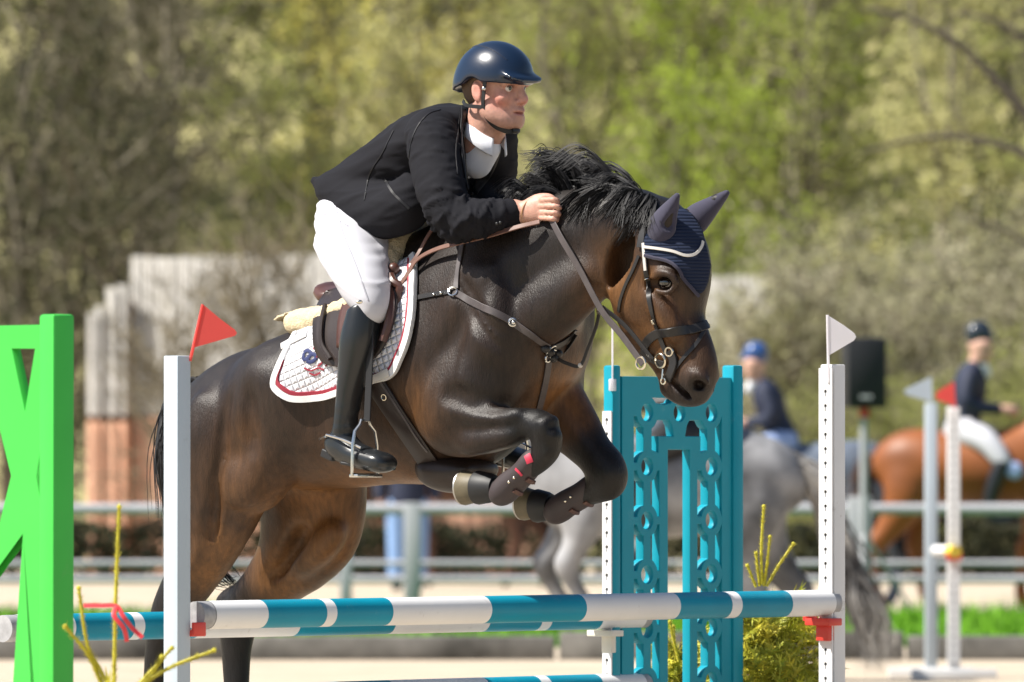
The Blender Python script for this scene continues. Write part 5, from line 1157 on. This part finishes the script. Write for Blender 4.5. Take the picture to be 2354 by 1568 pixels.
for (pa, pb, yt, lab) in ((206, 240, 700, 'narrow pale board stack with terracotta foot, leftmost beside the green wing'), (248, 296, 652, 'taller pale board stack next to the corner of the board wall')):
    xa, xb = G(pa, wy, 0)[0], G(pb, wy, 0)[0]; zt = P(pa, yt, wy)[2]; e = empty('board_stack', ((xa + xb) / 2, wy, 0), lab, 'board stack', 'board stacks'); c = (xa + xb) / 2
    for j in range(2):
        cx = xa + (xb - xa) * (j + .5) / 2; zz = zt - rw.uniform(0, .12)
        mb = MB(); mb.box((cx, wy - .2, (zz + zb) / 2), wdir * ((xb - xa) / 4 - .004), wn_ * .04, (0, 0, (zz - zb) / 2)); mb.build('board', M_plank, e, False)
        mb = MB(); mb.box((cx, wy - .2, zb / 2 - .03), wdir * ((xb - xa) / 4 - .002), wn_ * .05, (0, 0, zb / 2 - .04)); mb.build('base_board', M_terra, e, False)
    mb = MB(); mb.box((c + (xb - xa) * .06, wy - .08, zt / 2), ((xb - xa) / 2 + .03, 0, 0), (0, .06, 0), (0, 0, zt / 2 - .2)); mb.build('batten', M_gap, e, False)
# ---- wood
def leafmat(name, c, c2, sc=.8):
    m = mat(name, c, rough=.75, spec=.1, col2=c2, vscale=sc); nt = m.node_tree; b = nt.nodes['Principled BSDF']; src = b.inputs['Base Color'].links[0].from_socket
    tr = nt.nodes.new('ShaderNodeBsdfTranslucent'); mx = nt.nodes.new('ShaderNodeMixShader'); mx.inputs[0].default_value = .42; nt.links.new(src, tr.inputs[0]); nt.links.new(b.outputs[0], mx.inputs[1]); nt.links.new(tr.outputs[0], mx.inputs[2]); nt.links.new(mx.outputs[0], nt.nodes['Material Output'].inputs[0]); return m
M_bark2 = mat('dark_bark', (.085, .072, .052), rough=.95); M_bark3 = mat('twig_bark', (.20, .17, .11), rough=.95); M_bark = mat('bark', (.24, .21, .15), rough=.95, var=.4, vscale=4)
LM = {'tan': leafmat('tan_buds', (.60, .58, .26), (.42, .40, .19)), 'olive': leafmat('olive_leaves', (.46, .49, .15), (.29, .31, .11)), 'yellow': leafmat('yellow_catkins', (.64, .60, .16), (.44, .40, .14)), 'lime': leafmat('fresh_lime_leaves', (.42, .52, .07), (.30, .38, .06)),
      'grey': leafmat('grey_brown_twigs', (.32, .29, .20), (.185, .165, .12)), 'pale': leafmat('pale_blossom', (.66, .61, .46), (.28, .29, .11), 1.6), 'dark': leafmat('dark_shaded_leaves', (.125, .125, .066), (.07, .071, .04))}  # dark: shade at the wood's left end put into the leaf colour
def tree_mesh(seed, h_, spread, stems, nleaf, lsize, low=.12, up=.6):
    """returns (trunk mesh, crown mesh), base at the origin"""
    rng = random.Random(seed); tb_ = MB(); tips = []
    for s_ in range(stems):
        a = rng.uniform(0, 2 * math.pi); d = np.array([math.cos(a), math.sin(a), 0]); r0 = rng.uniform(.05, .10) * h_ / 8; lean = rng.uniform(.1, 1) * spread * .55
        pts = [np.array([rng.uniform(-.2, .2), rng.uniform(-.2, .2), 0]) + d * lean * t ** 1.3 + UP * h_ * t * rng.uniform(.95, 1.02) + np.array([rng.gauss(0, .12), rng.gauss(0, .12), 0]) * t * 1.5 for t in (0, .2, .4, .6, .8, 1)]
        A = spline(pts, 3); tb_.tube(A, np.linspace(r0, .012, len(A)), 6, cap=False); tips.append(A)
        for b in range(11):
            k = rng.randrange(int(len(A) * low), len(A) - 1); p = A[k]; a2 = rng.uniform(0, 2 * math.pi); L_ = rng.uniform(.5, 1.0) * spread * (1.05 - .6 * k / len(A)); d2 = np.array([math.cos(a2), math.sin(a2), rng.uniform(.1, 1.1) * up * 1.6])
            q = [p, p + d2 * L_ * .4, p + d2 * L_ * .75 + UP * .1 * L_, p + d2 * L_ + UP * rng.uniform(-.1, .35) * L_]; B = spline(q, 3); tb_.tube(B, np.linspace(r0 * .35, .006, len(B)), 4, cap=False); tips.append(B)
            for c in range(5):
                k2 = rng.randrange(2, len(B)); p2 = B[min(k2, len(B) - 1)]; d3 = np.array([rng.gauss(0, 1), rng.gauss(0, 1), rng.uniform(-.1, 1.3)]); d3 /= np.linalg.norm(d3); L3 = rng.uniform(.3, .8) * spread * .4
                Cc = np.array([p2, p2 + d3 * L3 * .5, p2 + d3 * L3 + UP * .1]); tb_.tube(Cc, [.012, .009, .005], 3, cap=False); tips.append(Cc)
    P_ = np.concatenate([t[len(t) // 3:] for t in tips]); rs_ = np.random.RandomState(seed); idx = rs_.randint(0, len(P_), nleaf)
    cl = rs_.rand(len(P_)) ** 1.5; keep = rs_.rand(nleaf) < (.25 + cl[idx]); idx = idx[keep]; c = P_[idx] + rs_.normal(0, .13, (len(idx), 3)); n = len(c)
    a = rs_.normal(0, 1, (n, 3)); a /= np.linalg.norm(a, axis=1, keepdims=True); b = np.cross(a, rs_.normal(0, 1, (n, 3))); b /= np.linalg.norm(b, axis=1, keepdims=True); s_ = (lsize * rs_.uniform(.5, 1.3, n))[:, None]
    V_ = np.stack([c - a * s_, c + b * s_ * .5, c + a * s_, c - b * s_ * .5], 1).reshape(-1, 3)
    V_[:, 2] = np.maximum(V_[:, 2], .05)
    def mk(nm, v, f):
        me = bpy.data.meshes.new(nm); me.from_pydata([tuple(q) for q in v], [], [tuple(map(int, q)) for q in f]); me.materials.append(M_bark); me.update(); return me
    return mk('trunk', tb_.v, tb_.f), mk('crown', V_, np.arange(4 * n).reshape(n, 4))
PROTO = [tree_mesh(11, 9, 2.6, 6, 9500, .07), tree_mesh(12, 11, 3.0, 5, 10000, .075), tree_mesh(13, 7.5, 2.4, 8, 9500, .06, .06), tree_mesh(14, 4.0, 1.7, 12, 12000, .05, .02, .8), tree_mesh(15, 10, 2.2, 4, 8500, .075)]
def tree(px, d, kind, proto, sc, label, name='tree', group='trees of the wood', cat='tree', rz=None, z=None, rt=random.Random(21)):
    b = G(px, Dp(d), 0); b[2] = hill(b[0], d) if z is None else z
    e = bpy.data.objects.new(name, None); e.location = b; e.rotation_euler = (0, 0, rt.uniform(0, 6.28) if rz is None else rz); e.scale = (sc, sc, sc * rt.uniform(.92, 1.1)); COL.objects.link(e); tag(e, label, cat, group)
    for nm, me, m in (('trunk', PROTO[proto][0], M_bark), ('crown', PROTO[proto][1], LM[kind])):
        o = bpy.data.objects.new(nm, me); COL.objects.link(o); o.parent = e; o.material_slots[0].link = 'OBJECT'; o.material_slots[0].material = m
        if nm == 'crown': o['kind'] = 'stuff'
    return e
GEN = {'tan': 'tan budding tree in the blurred wood behind the arena', 'olive': 'olive green tree in the blurred wood behind the arena', 'yellow': 'yellowish catkin tree high in the blurred wood', 'grey': 'bare grey-brown tree in the blurred wood behind the arena', 'dark': 'dark shaded tree at the shady end of the wood', 'pale': 'pale blossoming bush in front of the wood', 'lime': 'fresh lime green tree standing out in the wood'}
TR = []; KN = {'tan': 'tan budding tree', 'olive': 'olive green tree', 'yellow': 'yellowish catkin tree', 'grey': 'bare grey-brown tree', 'dark': 'dark shaded tree'}
rt_ = random.Random(31)
for d, kinds_, step, sc, pr in ((112, ['olive', 'tan', 'grey', 'tan', 'olive'], 300, .80, (0, 2, 4)), (122, ['tan', 'yellow', 'tan', 'olive', 'grey'], 300, .92, (0, 1, 2, 4)), (134, ['yellow', 'tan', 'tan', 'olive'], 300, 1.0, (0, 1, 4)), (148, ['yellow', 'olive', 'tan'], 300, 1.1, (1, 0)), (163, ['yellow', 'tan', 'olive'], 330, 1.2, (1, 0))):
    px = -190
    while px < 2560:
        q = px + rt_.uniform(-90, 90); kd = rt_.choice(kinds_)
        if q < 420 and d < 140: kd = rt_.choice(['dark', 'dark', 'olive', 'grey'])
        elif q < 800 and d < 125: kd = rt_.choice(['grey', 'olive', 'tan'])
        s_ = sc * rt_.uniform(.85, 1.15)
        if 1560 < q < 2000 and d > 125: s_ *= .62
        zone = ['above the green wing', 'above the board wall', 'behind the rider\'s back', 'behind the rider\'s helmet', 'above the horse\'s ears', 'above the loudspeaker', 'at the right edge'][sum(q > e_ for e_ in (150, 650, 1000, 1350, 1750, 2120))]
        row = {112: 'nearest', 122: 'second', 134: 'third', 148: 'fourth', 163: 'farthest'}[d]
        TR.append((q, tree(q, d + rt_.uniform(-4, 4), kd, rt_.choice(pr), s_, '%s %s, %s row of the blurred wood' % (KN[kd], zone, row)))); px += step
for lab in {e['label'] for _, e in TR}:
    same = sorted([t for t in TR if t[1]['label'] == lab], key=lambda t: t[0])
    for i_, (_, e) in enumerate(same):
        if len(same) > 1: e['label'] = ('leftmost ' if i_ == 0 else 'rightmost ' if i_ == len(same) - 1 else 'middle ') + lab
tree(1640, 104, 'lime', 0, .62, 'fresh lime green tree standing out above the horse\'s ears', group=None, z=0)
tree(1760, 117, 'lime', 1, .72, 'tall lime green tree between the ears and the cottage', group=None)
tree(1560, 114, 'lime', 0, .8, 'lime green tree behind the rider\'s helmet side of the ears', group=None)
tree(1560, 106, 'lime', 2, .55, 'smaller lime green tree beside the brighter one', group=None, z=0)
tree(300, 103, 'dark', 2, .75, 'dark shaded tree beside the pale board wall', group=None, z=0)
tree(40, 103, 'dark', 0, .85, 'dark tree rising behind the green jump wing', group=None, z=0)
for px, d, kd, s_ in ((1660, 99, 'pale', .6), (1600, 101, 'pale', .7), (1830, 98, 'pale', .8), (1960, 100, 'pale', .85), (2110, 98, 'pale', .8), (2270, 100, 'pale', .9), (2400, 99, 'pale', .8), (1730, 101, 'pale', .6)): tree(px, d, kd, 3, s_, 'pale blossoming bush ' + {1660: 'just right of the horse\'s forehead', 1600: 'hidden behind the horse\'s cheek', 1830: 'between the teal tower and the white flag', 1960: 'right behind the loudspeaker', 2110: 'behind the far red and white flags', 2270: 'behind the rider on the chestnut', 2400: 'cut by the right edge', 1730: 'above the blue-helmeted rider'}[px], 'bush', 'pale bushes by the fence', 'bush', z=0)
for px, d, s_ in ((1880, 94, .5), (2010, 95, .55), (2130, 94, .5), (2280, 95, .55), (2420, 94, .5)): tree(px, d, 'olive', 3, s_, 'low green bush ' + {1880: 'left of the loudspeaker', 2010: 'under the loudspeaker', 2130: 'behind the far posts', 2280: 'behind the chestnut\'s rider', 2420: 'at the far right edge'}[px], 'bush', 'low green bushes', 'bush', z=0)
for px, s_, lab in ((440, .72, 'small bare leafless shrub before the board wall behind the red flag'), (640, .95, 'larger bare leafless shrub before the board wall, above the horse\'s croup')):
    b = G(px, Dp(93.6), 0); e = bpy.data.objects.new('bare_shrub', None); e.location = b; e.rotation_euler = (0, 0, px * .1); e.scale = (s_,) * 3; COL.objects.link(e); tag(e, lab, 'shrub', 'bare shrubs before the wall'); o = bpy.data.objects.new('branches', PROTO[3][0]); COL.objects.link(o); o.parent = e; o.material_slots[0].link = 'OBJECT'; o.material_slots[0].material = M_bark3
for px, d, s_ in ((800, 95, .5),): tree(px, d, 'grey', 3, s_ * 1.1, 'twiggy bare bush before the board wall, ' + {520: 'right of the red flag', 690: 'above the horse\'s croup', 800: 'next to the rider\'s thigh'}[px], 'bush', 'bare bushes before the wall', 'bush', z=0)
# overhanging bough at the right
bb = G(2520, Dp(93), 0); mbt = MB(); by = Dp(93)
e = empty('tree', bb, 'bare tree arching long boughs in from the right edge', 'tree')
def bough(rows, r0, r1): A = spline([P(q[0], q[1], by) for q in rows], 6); mbt.tube(A, np.linspace(r0, r1, len(A)), 7)
mbt.tube(spline([bb, P(2500, 900, by), P(2460, 500, by), P(2440, 200, by)], 5), np.linspace(.2, .09, 16), 8)
bough([[2460, 420], [2354, 260], [2270, 165], [2180, 85], [2060, 35], [1980, 20]], .07, .02); bough([[2450, 420], [2354, 356], [2240, 320], [2120, 318], [1980, 350]], .06, .018); bough([[2440, 200], [2354, 95], [2290, 50], [2200, 30]], .05, .02); bough([[2470, 640], [2360, 560], [2290, 520], [2230, 510]], .04, .015)
mbt.build('trunk', M_bark2, e)
# ---- cottage on the slope
cb = G(1800, Dp(141), 0); cb[2] = hill(cb[0], 141) ; M_wall = mat('white_render', (.74, .75, .74), rough=.8, var=.1, vscale=1); M_roof = mat('pale_green_roof', (.42, .50, .46), rough=.7, var=.2, vscale=3); M_glass = mat('window_glass', (.05, .07, .08), rough=.1)
ct = empty('cottage', cb, 'whitewashed cottage glimpsed through the trees at the top edge', 'building'); zt = P(1780, 36, Dp(141))[2]; hwid = 1.6
mb = MB(); mb.box((cb[0], cb[1] + 2, (cb[2] - 1 + zt + 1.2) / 2), (hwid, 0, 0), (0, 2, 0), (0, 0, (zt + 1.2 - cb[2] + 1) / 2)); mb.build('wall', M_wall, ct, False)
mb = MB(); zr = zt + 1.2; mb.add([(cb[0] - hwid - .2, cb[1] - .3, zr), (cb[0] + hwid + .2, cb[1] - .3, zr), (cb[0] + hwid + .2, cb[1] + 4.3, zr), (cb[0] - hwid - .2, cb[1] + 4.3, zr), (cb[0] - hwid - .2, cb[1] + 2, zr + 1.5), (cb[0] + hwid + .2, cb[1] + 2, zr + 1.5)], [(0, 1, 5, 4), (2, 3, 4, 5), (0, 4, 3), (1, 2, 5), (0, 3, 2, 1)]); mb.build('roof', M_roof, ct, False)
for dx in (-.8, .8):
    mb = MB(); mb.box((cb[0] + dx, cb[1] - .02, zt + .4), (.35, 0, 0), (0, .03, 0), (0, 0, .4)); mb.build('window', M_glass, ct, False)
# ---- other horses and people
def bg_coat(name, c, c2, sc=4): return mat(name, c, rough=.5, spec=.35, col2=c2, vscale=sc, bump=.2, bscale=40)
M_greyc = bg_coat('dapple_grey_coat', (.36, .36, .37), (.028, .03, .034), 3.2); M_chest = bg_coat('chestnut_coat', (.32, .10, .026), (.17, .055, .018), 1.6); M_dkbay = bg_coat('dark_bay_coat', (.10, .04, .02), (.05, .022, .014)); M_slate = bg_coat('slate_grey_coat', (.14, .17, .22), (.075, .09, .12)); M_ltail = mat('silver_tail_hair', (.55, .52, .48), rough=.7, col2=(.07, .07, .075), vscale=2.2)
def bg_horse(px, d, face, sc, m, label, mtail, neck='up', tailpts=None, hx=.0225, yaw=0.0, step=1, canter=False):
    """face -1: to the left, +1: to the right; px is the column of the saddle"""
    b = G(px, Dp(d), 0); ca, sa = math.cos(yaw), math.sin(yaw); fw = np.array([face * ca, -sa, 0.0]); lt = np.array([fw[1], -fw[0], 0]); L2 = lambda q: b + (np.asarray(q)[..., :1] * fw + np.asarray(q)[..., 1:2] * lt + np.asarray(q)[..., 2:3] * UP) * sc
    e = empty('horse', b, label, 'horse'); f = Field((-1.25, -.42, -.02), (1.75, .42, 2.15), hx)
    f.chain([[-.80, 0, 1.18, .15, .14], [-.62, 0, 1.21, .27, .24], [-.32, 0, 1.18, .29, .27], [0, 0, 1.16, .30, .28], [.34, 0, 1.19, .32, .25], [.56, 0, 1.19, .25, .19]], .02)
    if neck == 'up': f.chain([[.45, 0, 1.30, .26, .16], [.70, 0, 1.52, .19, .11], [.90, 0, 1.74, .14, .09], [.99, 0, 1.84, .10, .08]], .08); f.chain([[1.0, 0, 1.84, .09, .08], [1.12, 0, 1.72, .13, .085], [1.27, 0, 1.54, .09, .065], [1.38, 0, 1.40, .065, .055]], .03); ears = (1.0, 1.90)
    else: f.chain([[.45, 0, 1.28, .26, .16], [.72, 0, 1.48, .20, .11], [.92, 0, 1.56, .16, .09], [1.02, 0, 1.50, .12, .085]], .08); f.chain([[1.03, 0, 1.50, .10, .08], [1.05, 0, 1.36, .14, .09], [1.02, 0, 1.10, .09, .065], [.98, 0, .92, .07, .06], [.97, 0, .86, .06, .05]], .03); ears = (1.04, 1.62)
    for s_ in (1, -1):
        k = s_ * step * .16
        if canter: f.chain([[.42, .13 * s_, 1.02, .15, .10], [.48 + k * .3, .14 * s_, .88, .085, .075], [.56 + k * .4, .14 * s_, .74, .06, .055], [.58 + k * .4, .14 * s_, .69, .062, .055], [.52 + k * .4, .14 * s_, .56, .042, .038], [.46 + k * .4, .14 * s_, .46, .05, .045], [.42 + k * .4, .14 * s_, .40, .055, .05]], .05, .01)
        else: f.chain([[.42, .13 * s_, 1.02, .15, .10], [.46 + k * .4, .14 * s_, .80, .085, .075], [.48 + k * .8, .14 * s_, .58, .06, .055], [.48 + k, .14 * s_, .50, .062, .055], [.46 + k, .14 * s_, .32, .042, .038], [.45 + k, .14 * s_, .15, .05, .045], [.49 + k, .14 * s_, .05, .055, .05]], .05, .01)
        f.chain([[-.60, .12 * s_, 1.08, .20, .14], [-.58 - k * .4, .14 * s_, .86, .15, .10], [-.68 - k * .8, .14 * s_, .62, .085, .065], [-.74 - k, .14 * s_, .52, .07, .055], [-.71 - k * 1.1, .14 * s_, .32, .048, .042], [-.69 - k * 1.2, .14 * s_, .15, .052, .047], [-.64 - k * 1.2, .14 * s_, .05, .056, .052]], .06, .01)
        f.chain([[ears[0], .06 * s_, ears[1] - .06, .03, .03], [ears[0] + .03, .07 * s_, ears[1] + .06, .012, .012]], .02)
    V, F = f.surf(); V = relax(V, F, 1, .5); V = L2(V); fmesh('body', V, F if face > 0 else F[:, ::-1], m, e)
    rr = random.Random(int(px)); mb = MB(); tp = tailpts or [(-.84, 0, 1.30), (-.98, 0, 1.15), (-1.0, 0, .8), (-.97, 0, .45)]
    for i in range(260):
        j = [np.array(q) + np.array([rr.gauss(0, .022), rr.gauss(0, .03), rr.gauss(0, .02)]) * (1 + .55 * t) for t, q in enumerate(tp)]; lock(mb, L2(np.array(j)), rr.uniform(.004, .009))
    tag(mb.build('tail', mtail, e), kind='stuff'); mb = MB()
    cr = [(.50, 0, 1.50), (.72, 0, 1.70), (.90, 0, 1.86)] if neck == 'up' else [(.55, 0, 1.50), (.78, 0, 1.69), (.98, 0, 1.68)]
    for q in spline(cr, 6): mb.ball(L2(q), (.05 * sc, .05 * sc, .055 * sc), 7)
    tag(mb.build('mane', mtail, e), kind='stuff')
    return e, L2
def bg_rider(L2, label, mj, mb_, mh, lean=.08, sx=0.0, seat=1.50, boots=M_boot, skin=None, sc=1.0, cam=0):
    e = empty('person', L2(np.array([sx, 0, 1.2]))[0] if False else L2(np.array([sx, 0, 1.2])), label, 'person', None)
    def part(name, chains, m, hx=.02, k=.03):
        A = np.array([r for c in chains for r in c]); lo = A[:, :3].min(0) - A[:, 3:].max() - .05; hi = A[:, :3].max(0) + A[:, 3:].max() + .05; f = Field(lo, hi, hx)
        for c in chains: f.chain(c, k)
        V, F = f.surf(); V = relax(V, F, 1, .5); return fmesh(name, L2(V * np.array([1, 1, 1])), F, m, e)
    z = seat; hd = (sx + lean * 2.0 + .03, 0, z + .68)
    part('body', [[[hd[0] + .03, .03 * cam, hd[2] - .015, .09, .08], [hd[0] + .035, .035 * cam, hd[2] - .09, .065, .06]], [[hd[0], 0, hd[2], .09, .075], [hd[0] + .02, 0, hd[2] - .10, .07, .06]], [[hd[0] - .02, 0, hd[2] - .10, .05, .05], [sx + lean * 1.5, 0, z + .45, .07, .09]], [[sx + .42, .07, z + .13, .04, .035], [sx + .34, .10, z + .15, .03, .03], [sx + lean, .16, z + .2, .03, .03], [sx + lean * 1.5, .1, z + .42, .04, .04]], [[sx + .42, -.07, z + .13, .04, .035], [sx + .34, -.10, z + .15, .03, .03], [sx + lean, -.16, z + .2, .03, .03], [sx + lean * 1.5, -.1, z + .42, .04, .04]]], skin or M_skinb, .016)
    arms = [[[sx + lean * 1.5, .17 * s_, z + .43, .065, .06], [sx + lean * .8 + .02, .23 * s_, z + .20, .055, .05], [sx + .30, .12 * s_, z + .15, .042, .04]] for s_ in (1, -1)]
    part('jacket', [[[sx - .03, 0, z - .02, .14, .17], [sx + lean * .5, 0, z + .15, .12, .15], [sx + lean * 1.2, 0, z + .36, .13, .18], [sx + lean * 1.6, 0, z + .48, .07, .11]]] + arms, mj)
    part('breeches', [[[sx - .05, .08 * s_, z - .02, .13, .10], [sx + .20, .25 * s_, z - .10, .095, .085], [sx + .36, .33 * s_, z - .28, .07, .065]] for s_ in (1, -1)], mb_)
    for s_ in (1, -1): part('boot', [[[sx + .36, .33 * s_, z - .27, .065, .062], [sx + .28, .35 * s_, z - .48, .06, .055], [sx + .24, .35 * s_, z - .70, .045, .045], [sx + .30, .35 * s_, z - .76, .04, .04], [sx + .42, .35 * s_, z - .76, .035, .035]]], boots)
    part('helmet', [[[hd[0] - .015, 0, hd[2] + .085, .110, .100], [hd[0] + .01, 0, hd[2] + .09, .108, .098]], [[hd[0] + .10, .02 * cam, hd[2] + .055, .012, .07], [hd[0] + .15, .02 * cam, hd[2] + .045, .010, .05]]], mh, .016)
    part('collar', [[[hd[0] + .02, 0, z + .50, .06, .06], [hd[0] + .06, 0, z + .44, .045, .04]]], M_shirt, .016)
    return e
M_skinb = mat('face_skin', (.58, .34, .26), rough=.6); M_navyj = mat('navy_jacket', (.012, .018, .045), rough=.7); M_blueh = mat('blue_helmet', (.03, .08, .24), rough=.3, spec=.6); M_ltblue = mat('pale_blue_cloth', (.35, .45, .72), rough=.8); M_dkh = mat('dark_helmet', (.02, .028, .04), rough=.25, spec=.6)
# dapple grey behind the teal tower
e, L2 = bg_horse(1500, 49, -1, .96, M_greyc, 'dapple grey horse with braided mane seen through the teal tower', M_ltail, 'up', [(-.80, 0, 1.36), (-.98, 0, 1.18), (-1.13, 0, .78), (-1.27, 0, .42), (-1.35, 0, .14)], canter=True)
bg_rider(L2, 'dark-clad rider on the dapple grey horse, mostly hidden by the bay\'s head', M_blackm, M_blackm, M_dkh, .04, -.22, 1.50, skin=M_navyj)
# slate grey horse and rider with the blue helmet
e, L2 = bg_horse(1832, 75, -1, .98, M_slate, 'slate grey horse standing behind the rail fence near the loudspeaker', M_hair, 'up')
bg_rider(L2, 'rider in navy jacket and blue helmet, head bowed, left of the loudspeaker', M_navyj, M_ltblue, M_blueh, .10, .14, 1.50, cam=-1)
# chestnut and rider at the right
e, L2 = bg_horse(2262, 72.6, 1, 1.04, M_chest, 'chestnut horse with rider behind the rail fence at the right edge', M_dkbay, 'up', yaw=.15)
r_ = bg_rider(L2, 'rider in black jacket and white breeches on the chestnut at the right edge', M_navyj, M_bree, M_dkh, .05, -.17, 1.50, cam=1)
mb = MB(); c = L2(np.array([.62, -.27 if False else .30, 1.22])); c = P(2332, 1082, Dp(72.2)); mb.ball(c, (.075, .02, .075), 12); tag(mb.build('number_disc', M_ltblue), 'round pale number disc on the chestnut\'s shoulder', 'number disc')
# brown horse and walker behind the fence, under the leaping bay
e, L2 = bg_horse(1060, 87, -1, 1.0, M_dkbay, 'brown horse whose legs show behind the fence under the leaping bay', M_hair, 'down')
# person on foot
wb = G(937, Dp(84), 0); wk = empty('person', wb, 'person on foot in navy coat and blue jeans behind the rail fence', 'person'); M_jean = mat('blue_jeans', (.22, .36, .62), rough=.85, var=.15, vscale=6)
def wpart(name, chains, m, hx=.02):
    A = np.array([r for c in chains for r in c], float); f = Field(A[:, :3].min(0) - .28, A[:, :3].max(0) + .28, hx)
    for c in chains: f.chain(c, .03)
    V, F = f.surf(); return fmesh(name, V + wb, F, m, wk)
wpart('body', [[[0, 0, 1.62, .09, .08], [0, 0, 1.52, .07, .06], [0, 0, 1.35, .1, .1], [0, 0, 1.0, .1, .1]]] + [[[.18 * s_, 0, 1.38, .05, .05], [.25 * s_, 0, 1.1, .04, .04], [.26 * s_, -.05, .84, .04, .035]] for s_ in (1, -1)], M_skinb)
wpart('coat', [[[0, 0, .86, .19, .15], [0, 0, 1.1, .17, .14], [0, 0, 1.36, .19, .13], [0, 0, 1.46, .09, .08]]] + [[[.19 * s_, 0, 1.38, .07, .07], [.26 * s_, 0, 1.12, .06, .06], [.27 * s_, -.04, .92, .05, .05]] for s_ in (1, -1)], M_navyj)
wpart('trousers', [[[.095 * s_, 0, .86, .115, .115], [.10 * s_, 0, .5, .095, .095], [.105 * s_, 0, .12, .085, .085]] for s_ in (1, -1)], M_jean)
for s_ in (1, -1): wpart('shoe', [[[.105 * s_, .02, .05, .05, .05], [.11 * s_, -.12, .04, .045, .04]]], M_blackm)
wpart('hair', [[[0, .02, 1.66, .10, .09], [0, .03, 1.60, .08, .085]]], M_brow)
# ---- loudspeaker on its stand
sy_ = Dp(70.2); sp0 = G(1986, sy_, 0); M_spk = mat('black_speaker_cabinet', (.012, .012, .017), rough=.6); M_grl = mat('speaker_grille', (.016, .016, .022), rough=.8)
spk = empty('loudspeaker', sp0, 'black loudspeaker box on a thin pole above the rail fence', 'loudspeaker'); z0, z1 = P(1986, 938, sy_)[2], P(1986, 776, sy_)[2]; hw = (2034 - 1946) / 2 / (FPX / 70.2)
mb = MB(); mb.box((sp0[0] + .0, sy_, (z0 + z1) / 2), (hw, .03, 0), (-.03, .15, 0), (0, 0, (z1 - z0) / 2), 0, .02); mb.build('cabinet', M_spk, spk, True)
mb = MB(); mb.box((sp0[0], sy_ - .158, (z0 + z1) / 2), (hw * .88, .026, 0), (0, .006, 0), (0, 0, (z1 - z0) / 2 * .9), 0, .004); mb.build('grille', M_grl, spk, True)
mb = MB(); mb.box((sp0[0] + .01, sy_ - .168, z0 + .09), (.05, .002, 0), (0, .003, 0), (0, 0, .014)); mb.build('badge', M_rail, spk, False)
mb = MB(); mb.tube([sp0, sp0 + UP * (z0 + .05)], .032, 10); mb.build('pole', M_rail, spk)
for s_ in (0, 1, 2):
    a = s_ * 2.09 + .4; mb = MB(); mb.tube([sp0 + UP * .7, sp0 + np.array([math.cos(a) * .45, math.sin(a) * .45, .02])], .014, 7); mb.build('leg', M_rail, spk)
mb = MB(); mb.box(sp0 + UP * (z0 - .04), (.04, 0, 0), (0, .04, 0), (0, 0, .04)); mb.build('clamp', M_redp, spk, False)
# ---- another fence's posts at the right
for (px, yt, slots, lab) in ((2140, 926, False, 'plain pale post of the far jump under the grey-white flag'), (2192, 936, True, 'slotted white post of the far jump under the small red flag')):
    d_ = 50.0 if not slots else 49.6; b = G(px, Dp(d_), 0); zt = P(px, yt, Dp(d_))[2]; e = empty('jump_post', b, lab, 'jump post'); w_ = .036
    mb = MB(); mb.box(b + UP * zt / 2, (w_, 0, 0), (0, w_, 0), UP * zt / 2, 0, .005); mb.build('upright', M_post if not slots else M_white, e, True)
    mb = MB(); mb.box(b + UP * .03, (.25, 0, 0), (0, .05, 0), UP * .03, 0, .005); mb.build('foot', M_white, e, True)
    if slots:
        track(e, b, .1, zt - .02, zt - .08, .05, .030, .042, M_white, face=np.array([0, -1.0, 0]), along=np.array([1.0, 0, 0]))
        mb = MB(); c = b + UP * P(px, 1278, Dp(d_))[2] + np.array([0, -.06, 0]); mb.box(c, (.045, 0, 0), (0, .04, 0), (0, 0, .025), 0, .004); mb.build('pole_cup', M_redp, e, True)
y_ = Dp(49.9)
flag(P(2143, 935, y_), P(2140, 868, y_), [P(2141, 866, y_), P(2144, 925, y_), P(2085, 908, y_), P(2077, 899, y_), P(2085, 892, y_)], M_post, 'grey-white pennant pointing left on the far jump', M_post)
y_ = Dp(49.5)
flag(P(2196, 940, y_), P(2192, 880, y_), [P(2192, 878, y_), P(2197, 934, y_), P(2156, 920, y_), P(2150, 910, y_), P(2156, 900, y_)], M_redf, 'small red pennant pointing left on the far jump', M_redf)
M_ylw = mat('yellow_paint', (.75, .55, .05), rough=.5)
mb = MB(); a = P(2152, 1266, Dp(49.8)); b = P(2206, 1268, Dp(49.4)); mb.tube([a, a + (b - a) * .55], .034, 14, 0); mb.tube([a + (b - a) * .55, a + (b - a) * .85], .034, 14, 1); tag(mb.build('pole', [M_white, M_ylw]), 'white and yellow pole end resting on the far slotted post', 'pole')
